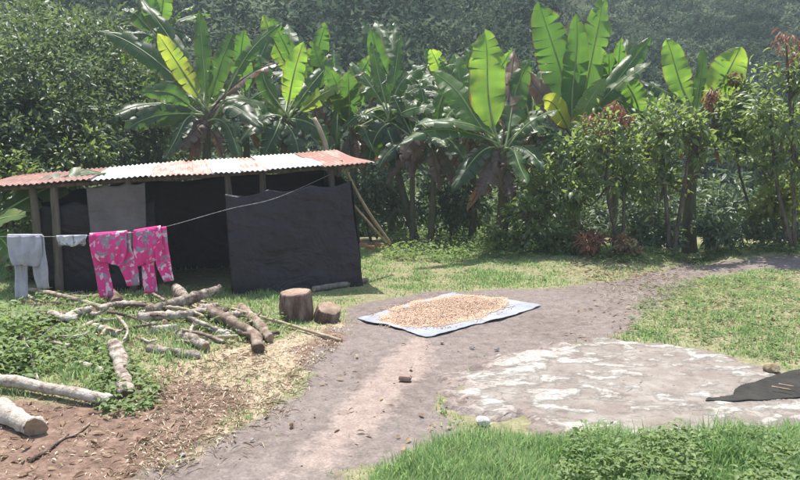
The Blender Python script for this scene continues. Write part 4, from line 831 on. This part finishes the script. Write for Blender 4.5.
# ------------------------------------------------------------------ trees and bushes
def bush(name, base, D, crowns, label, cat, mat, seed, trunk=None, tr=0.04, group=None, L=0.14, ncl=60, per=26, tips=None, detail=2, tone=(0.15, 0.85), ratio=0.46, spread=0.2, droop=0.15):
    """crowns: [(px,py,rx_px,ry_px,depth offset,depth radius m)]"""
    r = np.random.default_rng(seed); bpt = P(base[0], base[1], D); bpt[2] = float(H(bpt[0], bpt[1])); s = D / FPX
    root = empty(name, bpt, label, cat, group); J = Join(); cs = []
    for (px, py, rx, ry, dd, dr) in crowns:
        c = P(px, py, D + dd); k = rx * ry / 1600.0
        V, F, t, cc = crown_leaves(c, (rx * s, dr, ry * s), max(8, int(ncl * k)), per, L, r, detail, tone=tone, ratio=ratio, spread=spread, droop=droop); J.add(V, F, t); cs.append((c, cc))
    under(J.build('crown', mat, smooth=False), root)
    W = Join(); tops = trunk or [crowns[0][:2]]
    for ti, top in enumerate(tops):
        tp = P(top[0], top[1], D + crowns[min(ti, len(crowns) - 1)][4]); m_ = (tp + bpt) / 2 + [0.10 * r.normal(), 0.05 * r.normal(), 0]
        W.tube(smooth_path([bpt - [0, 0, 0.08], m_, tp], 10), np.linspace(tr, tr * 0.45, 10), k=7, rough=0.15, seed=seed)
    for c, cc in cs:
        st = c * 0.65 + np.append(c[:2], bpt[2]) * 0.35; st = st * 0.6 + 0.4 * ((bpt + P(*tops[0], D)) / 2)
        W.tube(smooth_path([(bpt + 2 * P(*tops[0], D)) / 3, st, c], 7), np.linspace(tr * 0.6, tr * 0.3, 7), k=6, seed=seed)
        for q in cc[:: max(1, len(cc) // 14)]:
            W.tube(smooth_path([c * 0.7 + st * 0.3, (c + q) / 2 + 0.06 * r.normal(size=3), q], 6), np.linspace(tr * 0.32, 0.005, 6), k=5, seed=seed)
    under(W.build('trunk', BARK), root)
    if tips:
        K = Join()
        for (px, py, rp) in tips:
            c = P(px, py, D - 0.1); V, F, t, cc = crown_leaves(c, (rp * s, rp * s, rp * s * 1.3), 9, 8, L * 0.95, r, 2, ratio=0.3, droop=1.1, spread=0.45); K.add(V, F, t)
        under(K.build('young_leaves', LM['red'], smooth=False), root)
    return root
gB = 'bushes and small trees behind the yard'
# left: dense dark-leaved trees
bush('coffee_tree', (40, 210), 14.2, [(30, 95, 75, 70, 0, 1.2), (75, 135, 50, 45, -0.5, 0.9)], 'dense dark glossy-leaved tree rising behind the left end of the shed', 'tree', LM['coffee'], 41, tr=0.08, L=0.135, ncl=84, detail=1, spread=0.15, group=gB)
bush('coffee_tree', (-30, 220), 13.0, [(-20, 120, 60, 75, 0, 1.2), (15, 165, 40, 40, -0.3, 0.8)], 'dark leafy tree cut by the frame edge beside the shed', 'tree', LM['coffee'], 42, tr=0.08, L=0.135, ncl=84, detail=1, spread=0.15, group=gB)
bush('coffee_tree', (110, 190), 16.5, [(95, 70, 60, 60, 0, 1.3), (135, 120, 50, 45, -0.4, 1.0), (30, 40, 60, 45, 0.5, 1.2)], 'dark leafy tree between the dense tree and the large banana plant', 'tree', LM['coffee'], 43, tr=0.08, L=0.135, ncl=84, detail=1, spread=0.15, group=gB)
bush('bush', (10, 250), 11.8, [(12, 190, 34, 42, 0, 0.6), (20, 250, 22, 30, -0.6, 0.4)], 'leafy bush filling the gap beside the shed post', 'bush', LM['cacao'], 44, tr=0.035, L=0.12, ncl=60, group=gB)
bush('bush', (60, 190), 13.0, [(60, 152, 60, 22, 0, 0.6)], 'light-leaved bush just above the rusty end of the roof', 'bush', LM['cacao'], 45, tr=0.03, L=0.12, ncl=70, group=gB)
# centre
bush('bush', (372, 240), 15.6, [(365, 195, 30, 34, 0, 0.7), (395, 205, 28, 30, 0.2, 0.6)], 'grey-green bush behind the leaning poles', 'bush', LM['coffee'], 46, tr=0.03, L=0.13, ncl=70, group=gB)
bush('bush', (450, 240), 15.6, [(445, 200, 32, 34, 0, 0.7), (470, 205, 24, 28, -0.3, 0.5)], 'grey-green bush between the banana stem pair and the big plant', 'bush', LM['coffee'], 47, tr=0.03, L=0.13, ncl=70, group=gB)
bush('bush', (545, 240), 13.6, [(548, 190, 38, 36, 0, 0.6), (530, 218, 26, 22, -0.3, 0.5)], 'light olive bush beside the glowing banana plant', 'bush', LM['cacao'], 48, tr=0.03, L=0.13, ncl=60, tone=(0.45, 1.0), group=gB)
bush('cacao_tree', (622, 246), 13.3, [(602, 148, 42, 36, 0, 0.7), (628, 176, 30, 26, 0.1, 0.6), (576, 190, 24, 22, 0, 0.5)], 'small tree with clusters of red young leaves on top', 'tree', LM['cacao'], 49, [(608, 140), (622, 170)], 0.04, L=0.15, ncl=34, per=22, tone=(0.4, 1), tips=[(595, 118, 11), (614, 111, 8), (624, 116, 8)], group=gB)
bush('cacao_tree', (672, 248), 13.6, [(662, 130, 42, 38, 0, 0.8), (702, 140, 30, 26, -0.5, 0.5), (655, 178, 34, 26, 0.1, 0.6), (718, 112, 22, 22, 0.3, 0.5)], 'bushy tree with pale shining leaves in front of the dark banana stem', 'tree', LM['cacao'], 50, [(662, 140), (690, 150)], 0.05, L=0.15, ncl=33, per=22, tips=[(711, 98, 5)], tone=(0.5, 1), group=gB)
bush('cacao_tree', (795, 250), 13.0, [(770, 115, 40, 50, 0, 0.7), (795, 80, 28, 34, 0.1, 0.6), (810, 150, 36, 50, 0, 0.7), (760, 165, 26, 26, 0.2, 0.5)], 'tall slender tree with red young leaves at its top', 'tree', LM['cacao'], 51, [(786, 45), (770, 110)], 0.045, L=0.15, ncl=24, per=20, tips=[(787, 44, 11), (800, 62, 9)], tone=(0.4, 1), group=gB)
bush('cacao_tree', (765, 250), 14.2, [(745, 135, 34, 36, 0, 0.6), (735, 95, 16, 18, 0, 0.4)], 'thin-stemmed young tree between banana leaf and tall slender tree', 'tree', LM['cacao'], 52, [(736, 84)], 0.03, L=0.14, ncl=40, tips=[(737, 78, 6)], group=gB)
bush('bush', (775, 252), 13.8, [(772, 205, 26, 18, 0, 0.5), (790, 190, 20, 16, 0, 0.5)], 'yellow-green low bush under the tall slender tree', 'bush', LM['yellow'], 53, tr=0.02, L=0.14, ncl=80, group=gB)
bush('bush', (716, 252), 13.6, [(716, 232, 20, 18, 0, 0.4)], 'round dark glossy bush beside the path end', 'bush', LM['coffee'], 54, tr=0.02, L=0.12, ncl=130, group=gB)
bush('bush', (760, 252), 14.0, [(752, 232, 26, 16, 0, 0.5), (785, 236, 22, 14, 0, 0.4)], 'low dark glossy bush below the yellow-green bush', 'bush', LM['coffee'], 55, tr=0.02, L=0.12, ncl=110, group=gB)
bush('bush', (640, 250), 14.0, [(640, 228, 40, 22, 0.2, 0.5), (668, 236, 22, 16, 0, 0.4)], 'dark shaded bush at the foot of the small trees', 'bush', LM['coffee'], 56, tr=0.02, L=0.13, ncl=50, group=gB)
bush('red_leaved_plant', (590, 254), 12.9, [(588, 243, 15, 10, 0, 0.25)], 'low spiky dark red plant on the bank', 'plant', LM['red'], 57, tr=0.012, L=0.16, ncl=160, ratio=0.2, droop=-0.2)
bush('bush', (560, 250), 13.3, [(560, 238, 24, 14, 0, 0.4)], 'low leafy bush next to the dark red plant', 'bush', LM['cacao'], 58, tr=0.015, L=0.12, ncl=110, group=gB)
bush('bush', (625, 254), 12.9, [(622, 245, 16, 10, 0, 0.3)], 'small brownish-green bush on the bank beyond the red plant', 'bush', LM['dry'], 59, tr=0.012, L=0.10, ncl=140, group=gB)
for i, (px, py, w, h) in enumerate([(492, 233, 14, 12), (520, 240, 20, 10)]):
    bush('bush', (px, 250), 13.4, [(px, py, w, h, 0, 0.3)], ['low leafy bush at the foot of the glowing banana plant', 'low leafy bush on the bank under the light olive bush'][i], 'bush', LM['cacao'], 90 + i, tr=0.012, L=0.11, ncl=150, tone=(0.4, 1), group=gB)

# thicket that closes the view behind the plants
r = np.random.default_rng(99); J = Join()
for i in range(150):
    x = r.uniform(-16, 18); y = r.uniform(16.8, 23); h = r.uniform(0.8, 2.0) if x > -3 else r.uniform(1.5, 3.2); c = (x, y, float(H(x, y)) + h * 0.5)
    V, F, t, cc = crown_leaves(c, (r.uniform(0.7, 1.2), r.uniform(0.6, 1.0), h * 0.6), 34, 18, 0.2, r, 1, tone=(0.0, 0.9)); J.add(V, F, t)
tag(J.build('undergrowth', LM['coffee'], smooth=False), 'mass of shaded leafy undergrowth behind the banana plants', 'undergrowth', kind='stuff')

# ------------------------------------------------------------------ wooded hillside
def template(n_cl, per, L, seed, rad=(1, 1, 0.9), **k):
    V, F, t, cc = crown_leaves((0, 0, 0.7), rad, n_cl, per, L, np.random.default_rng(seed), 0, **k); return V, F[0], t
def scatter(name, temps, P0, S, mat, label, seed):
    r = np.random.default_rng(seed); J = Join()
    for p, s in zip(P0, S):
        V, F, t = temps[r.integers(len(temps))]; a = r.uniform(0, 6.28); c_, s_ = math.cos(a), math.sin(a)
        Vr = np.stack([V[:, 0] * c_ - V[:, 1] * s_, V[:, 0] * s_ + V[:, 1] * c_, V[:, 2]], -1) * s + p
        J.add(Vr, [F], np.clip(0.75 * t + 0.42 * r.normal() + 0.08, 0, 1))
    return tag(J.build(name, mat, smooth=False), label, 'trees' if 'wood' in name else 'bushes', kind='stuff')
def split_plant(x, y): return x > 7 + (y - 30) * 0.10 + 3 * np.sin(y * 0.2)
ct = [template(38, 13, 0.22, 200 + i, ratio=0.8, spread=0.17, surf=5) for i in range(4)]
rows = []; S = []
for yy in np.arange(27, 76, 1.5):
    for xx in np.arange(-8, 70, 1.25):
        x = xx + r.normal() * 0.25 + 0.4 * yy; y = yy + r.normal() * 0.3 + 0.12 * xx
        if split_plant(x, y) and abs(x) < 0.66 * y + 4: rows.append((x, y, float(H(x, y)))); S.append(r.uniform(0.75, 1.1))
scatter('coffee_plantation', ct, np.array(rows), S, LM['far'], 'coffee bushes planted in rows across the far hillside', 71)
ft = [template(130, 15, 0.125, 220 + i, rad=(1.0, 1.0, 1.15), ratio=0.85, spread=0.105, lump=0.55, surf=5) for i in range(5)]
pts_ = []; S = []
for yy in np.arange(25, 90, 3.5):
    for xx in np.arange(-62, 62, 3.1):
        x = xx + r.normal() * 0.9; y = yy + r.normal() * 0.8
        if abs(x) > 0.64 * y + 4 or (float(H(x, y)) - 1) / y > 0.28: continue
        if (not split_plant(x - 1.5, y)) or y > 68: pts_.append((x, y, float(H(x, y)) + r.uniform(0, 0.6))); S.append(r.uniform(1.3, 3.2) * (1.15 if y > 62 else 1))
scatter('hillside_wood', ft, np.array(pts_), S, LM['far'], 'wooded hillside of grey-green trees beyond the banana plants', 72)

# ------------------------------------------------------------------ grass, weeds, litter
def sample(n, x0, x1, y0, y1, r): return r.uniform(x0, x1, n), r.uniform(y0, y1, n)
def blades(name, x, y, h, w, tint, r, label):
    n = len(x); z = H(x, y) - 0.01; a = r.uniform(0, 6.28, n); lean = r.uniform(0.1, 0.9, n) * h
    d = np.stack([np.cos(a), np.sin(a)], -1); s = np.stack([-np.sin(a), np.cos(a)], -1) * (w / 2)[:, None]
    b0 = np.stack([x, y], -1); m_ = b0 + d * (lean * 0.3)[:, None]; t_ = b0 + d * lean[:, None]
    V = np.stack([np.c_[b0 - s, z], np.c_[b0 + s, z], np.c_[m_ - s * 0.8, z + h * 0.6], np.c_[m_ + s * 0.8, z + h * 0.6], np.c_[t_, z + h]], 1).reshape(-1, 3)
    o = (np.arange(n) * 5)[:, None]
    return tag(mesh(name, V, [o + np.array([[0, 1, 3, 2]]), o + np.array([[2, 3, 4]])], LM['grass'], attrs={'tint': np.repeat(tint, 5)}), label, 'grass', kind='stuff')
r = np.random.default_rng(123)
x = np.concatenate([r.uniform(-7.5, 9, 275000), r.uniform(-2, 4.5, 30000)]); y = np.concatenate([3.4 + 11.6 * r.random(275000) ** 1.1, r.uniform(3.4, 5.6, 30000)])
mk = masks(x, y); bare = np.maximum.reduce([mk['path'] * 0.99, mk['soil'] * 0.9, mk['chips'] * 0.5, mk['slab']])
shade_floor = in_poly_sd(x, y, [tuple(roof(0.02, 0.1)[:2]), tuple(roof(0.98, 0.1)[:2]), tuple(roof(0.98, 0.9)[:2]), tuple(roof(0.02, 0.9)[:2])])
sheet_sd = in_poly_sd(x, y, [tuple(q[:2]) for q in SC])
patch = fbm(x * 0.8, y * 0.8, 81, 4); fine_ = fbm(x * 3, y * 3, 82, 3)
dens = (1 - bare) ** 1.5 * np.clip(0.3 + 2.8 * (0.5 * patch + 0.5 * fine_ - 0.38), 0.14, 1)
near = sstep(5.4, 4.6, y) * sstep(-0.8, 0.6, x)
worn = g2(x, y, 4.3, 11.3, 1.5, 1.6) * 0.7 + g2(x, y, 6.5, 13, 2, .8) * 0.4                # trampled, straw-coloured
kp = (r.random(len(x)) < dens * (1 - 0.6 * worn)) & (shade_floor < 0.05) & (sheet_sd < -0.03)
x, y, near, worn, patch, fine_, bare = [q[kp] for q in (x, y, near, worn, patch, fine_, bare)]; n = len(x)
left = sstep(-1.2, -2.4, x) * sstep(12, 10, y)
h = (0.018 + 0.065 * fine_ ** 1.5) * r.uniform(0.5, 1.5, n) * (1 + 1.3 * near + 0.5 * left) * (1 - 0.4 * bare)
w = (0.006 + 0.0007 * y) * r.uniform(0.7, 1.3, n)
tint = np.clip(0.16 + 0.6 * sstep(0.42, 0.7, (1 - fine_) * 0.45 + (1 - patch) * 0.55) * r.random(n) + 0.5 * worn + 0.5 * bare + 0.2 * (r.random(n) ** 4) + 0.5 * left * r.random(n) - 0.25 * near + 0.08 * r.normal(size=n), 0, 1)
blades('grass', x, y, h, w, tint, r, 'short sunlit grass patched with straw over the yard')
def weeds(name, pts, hts, L, mat, label, r, per=9, tone=(0.1, 1.0), detail=2):
    J = Join(); n = len(pts); z = H(pts[:, 0], pts[:, 1]); ci = np.repeat(np.arange(n), per); m_ = len(ci)
    f = r.random(m_) ** 0.7; pos = np.stack([pts[ci, 0] + 0.05 * r.normal(size=m_), pts[ci, 1] + 0.05 * r.normal(size=m_), z[ci] + hts[ci] * f], -1)
    a = r.uniform(0, 6.28, m_); d = np.stack([np.cos(a), np.sin(a), r.uniform(-0.2, 0.6, m_)], -1)
    up = nrm(np.array([0, 0, 1.0]) + 0.35 * r.normal(size=(m_, 3))); l = L * r.uniform(0.5, 1.3, m_)
    V, F, t = leaves(pos, d, up, l, l * r.uniform(0.35, 0.6, m_), np.clip(r.uniform(*tone, m_), 0, 1), detail); J.add(V, F, t)
    return tag(J.build(name, mat, smooth=False), label, 'weeds', kind='stuff')
def area(poly, n, r):
    poly = np.array(gpoly(poly)); lo, hi = poly.min(0), poly.max(0); q = lo + (hi - lo) * r.random((n * 3, 2))
    return q[in_poly_sd(q[:, 0], q[:, 1], poly) + 0.3 * (fbm(q[:, 0] * 2, q[:, 1] * 2, 91) - 0.5) > 0][:n]
q = area([(470, 455), (560, 446), (640, 448), (720, 444), (800, 434), (860, 428), (900, 520), (480, 520), (440, 480)], 2600, r)
q = q[fbm(q[:, 0] * 2.2, q[:, 1] * 2.2, 97, 3) + 0.10 * sstep(1.0, 2.4, q[:, 0]) > 0.54]
weeds('weeds', q, 0.04 + 0.24 * r.random(len(q)) * fbm(q[:, 0] * 1.6, q[:, 1] * 1.6, 95), 0.05, LM['weed'], 'lush broad-leaved weeds along the near edge of the slab', r, 9, (0.3, 1.0))
q = area([(372, 474), (420, 455), (480, 446), (560, 440), (640, 444), (720, 440), (800, 430), (870, 424), (900, 540), (340, 540)], 30000, r); n = len(q); lum = fbm(q[:, 0] * 2.5, q[:, 1] * 2.5, 98, 3)
blades('tall_grass', q[:, 0], q[:, 1], (0.05 + 0.17 * lum ** 1.4) * r.uniform(0.5, 1.3, n), r.uniform(0.005, 0.011, n), np.clip(0.22 + 0.25 * r.random(n) + 0.5 * r.random(n) ** 6, 0, 1), r, 'taller fresh green grass along the near edge of the yard')
q = area([(-40, 318), (25, 312), (70, 330), (120, 345), (150, 372), (120, 388), (60, 372), (30, 388), (-60, 395)], 300, r)
weeds('weeds', q, r.uniform(0.03, 0.15, len(q)), 0.075, LM['weed'], 'green weeds growing through the weedy end of the woodpile', r, 9)
q = area([(-60, 320), (20, 322), (48, 345), (40, 378), (0, 384), (-60, 390)], 150, r)
weeds('weeds', q, r.uniform(0.10, 0.34, len(q)), 0.085, LM['weed'], 'taller leafy weeds at the outer edge of the woodpile', r, 13, (0.35, 1))
q = area([(-20, 290), (120, 300), (280, 312), (300, 330), (230, 350), (140, 330), (60, 318)], 200, r)
weeds('weeds', q, r.uniform(0.03, 0.14, len(q)), 0.06, LM['weed'], 'sparse weeds between the logs before the shed', r, 8, (0.3, 1))
q = area([(385, 262), (385, 245), (430, 236), (520, 240), (585, 248), (590, 256), (520, 258), (440, 262)], 1500, r)
weeds('weeds', q, r.uniform(0.05, 0.32, len(q)), 0.075, LM['weed'], 'pale green weeds covering the bank under the banana stems', r, 9, (0.4, 1), 1)
q = area([(100, 378), (150, 375), (160, 395), (130, 420), (105, 408)], 70, r)
weeds('weeds', q, r.uniform(0.03, 0.12, len(q)), 0.07, LM['weed'], 'small weeds around the short bent log', r, 8)
q = area([(640, 285), (800, 275), (830, 340), (800, 365), (700, 345), (630, 335)], 600, r)
weeds('weeds', q, r.uniform(0.02, 0.07, len(q)), 0.05, LM['weed'], 'low leafy weeds scattered through the lawn beyond the slab', r, 7, (0.1, 0.8))
q = area([(590, 262), (640, 252), (720, 248), (830, 250), (830, 256), (720, 258), (650, 264)], 300, r)
weeds('weeds', q, r.uniform(0.04, 0.2, len(q)), 0.08, LM['cacao'], 'dark weeds at the foot of the trees by the path end', r, 8)
def litter(name, polys, mat, label, r, L=(0.02, 0.07), ratio=(0.25, 0.6)):
    J = Join()
    for poly, n in polys:
        q = area(poly, n, r); n = len(q); a = r.uniform(0, 6.28, n); l = r.uniform(*L, n)
        d = np.stack([np.cos(a), np.sin(a), r.uniform(-0.1, 0.15, n)], -1); up = nrm(np.array([0, 0, 1.0]) + 0.3 * r.normal(size=(n, 3)))
        z = np.array([HS(*p) for p in q]) if 'slab' in label else H(q[:, 0], q[:, 1])
        V, F, t = leaves(np.c_[q, z + 0.006 + 0.012 * r.random(n)], d, up, l, l * r.uniform(*ratio, n), r.random(n), 2); J.add(V, F, t)
    return tag(J.build(name, mat, smooth=False), label, 'litter', kind='stuff')
litter('wood_chips', [([(140, 375), (262, 345), (345, 322), (350, 340), (300, 385), (240, 430), (190, 470), (150, 470)], 2200), ([(240, 345), (300, 325), (355, 325), (340, 350), (290, 375)], 500), ([(20, 305), (230, 300), (260, 345), (120, 350), (40, 335)], 900), ([(-20, 400), (150, 390), (210, 420), (120, 490), (-20, 490)], 500)],
       LM['straw'], 'pale wood chips and dry straw strewn beside the woodpile', r, (0.01, 0.05), (0.12, 0.4))
litter('dry_straw', [([(130, 385), (170, 372), (250, 350), (300, 372), (262, 415), (190, 465), (120, 478), (160, 430)], 1000), ([(0, 300), (240, 300), (280, 330), (230, 352), (20, 345)], 1600), ([(560, 262), (680, 258), (690, 275), (660, 310), (600, 300)], 700), ([(640, 280), (800, 272), (830, 350), (700, 350)], 900), ([(150, 480), (250, 400), (330, 340), (345, 345), (290, 410), (230, 470)], 260)],
       LM['straw'], 'flattened dry straw over the trampled yard', r, (0.04, 0.13), (0.04, 0.09))
litter('dry_leaf_litter', [([(590, 290), (680, 270), (800, 270), (830, 345), (780, 365), (640, 340), (560, 345)], 520), ([(560, 260), (690, 258), (680, 280), (600, 284)], 420), ([(370, 300), (390, 285), (560, 285), (640, 278), (660, 268), (580, 262), (420, 272)], 200), ([(380, 440), (450, 400), (470, 440), (420, 460)], 20), ([(200, 440), (320, 360), (420, 345), (430, 400), (350, 470)], 40)],
       LM['dry'], 'dry fallen leaves scattered over grass and path', r, (0.02, 0.09), (0.3, 0.55))
litter('soil_debris', [([(-20, 400), (140, 385), (215, 400), (120, 490), (-20, 490)], 260), ([(0, 320), (250, 310), (270, 350), (100, 400), (0, 380)], 1200)], LM['dry'], 'dark twigs and dead leaves littering the red soil', r, (0.02, 0.10), (0.12, 0.45))
# loose grit on path and slab
n = 5000; q = area([(120, 500), (255, 420), (322, 355), (352, 308), (440, 290), (590, 284), (690, 262), (700, 275), (640, 325), (800, 374), (860, 420), (600, 440), (330, 520)], n, r); n = len(q)
sz = 0.0018 + 0.009 * r.random(n) ** 9; OO = np.array([[1, 0, 0], [-1, 0, 0], [0, 1, 0], [0, -1, 0], [0, 0, 0.7], [0, 0, -0.7]])[None] * sz[:, None, None] * r.uniform(0.6, 1.3, (n, 6, 1))
z = H(q[:, 0], q[:, 1]) + np.where(in_poly_sd(q[:, 0], q[:, 1], SLAB) > 0.03, 0.038, -0.008)
tag(mesh('gravel', (OO + np.c_[q, z][:, None]).reshape(-1, 3), [(OF[None] + (np.arange(n) * 6)[:, None, None]).reshape(-1, 3)], STONE), 'loose grit and pebbles on the path', 'gravel', kind='stuff')

# ------------------------------------------------------------------ haze
hv = np.array([[a, b_, c_] for a in (-170, 170) for b_ in (-40, 130) for c_ in (-6, 52)], float)
m = bpy.data.materials.new('thin_air'); m.use_nodes = True; nt = m.node_tree; nt.nodes.remove(nt.nodes['Principled BSDF'])
pv = nd(nt, 'VolumePrincipled'); pv.inputs['Color'].default_value = (0.78, 0.88, 1.0, 1); pv.inputs['Density'].default_value = 0.0012; pv.inputs['Anisotropy'].default_value = 0.2
nt.links.new(pv.outputs[0], nt.nodes['Material Output'].inputs['Volume'])
o = mesh('haze', hv, [np.array([[0, 1, 3, 2], [4, 6, 7, 5], [0, 4, 5, 1], [2, 3, 7, 6], [0, 2, 6, 4], [1, 5, 7, 3]])], m)
tag(o, 'thin pale haze over the hillside and yard', 'haze', kind='stuff')
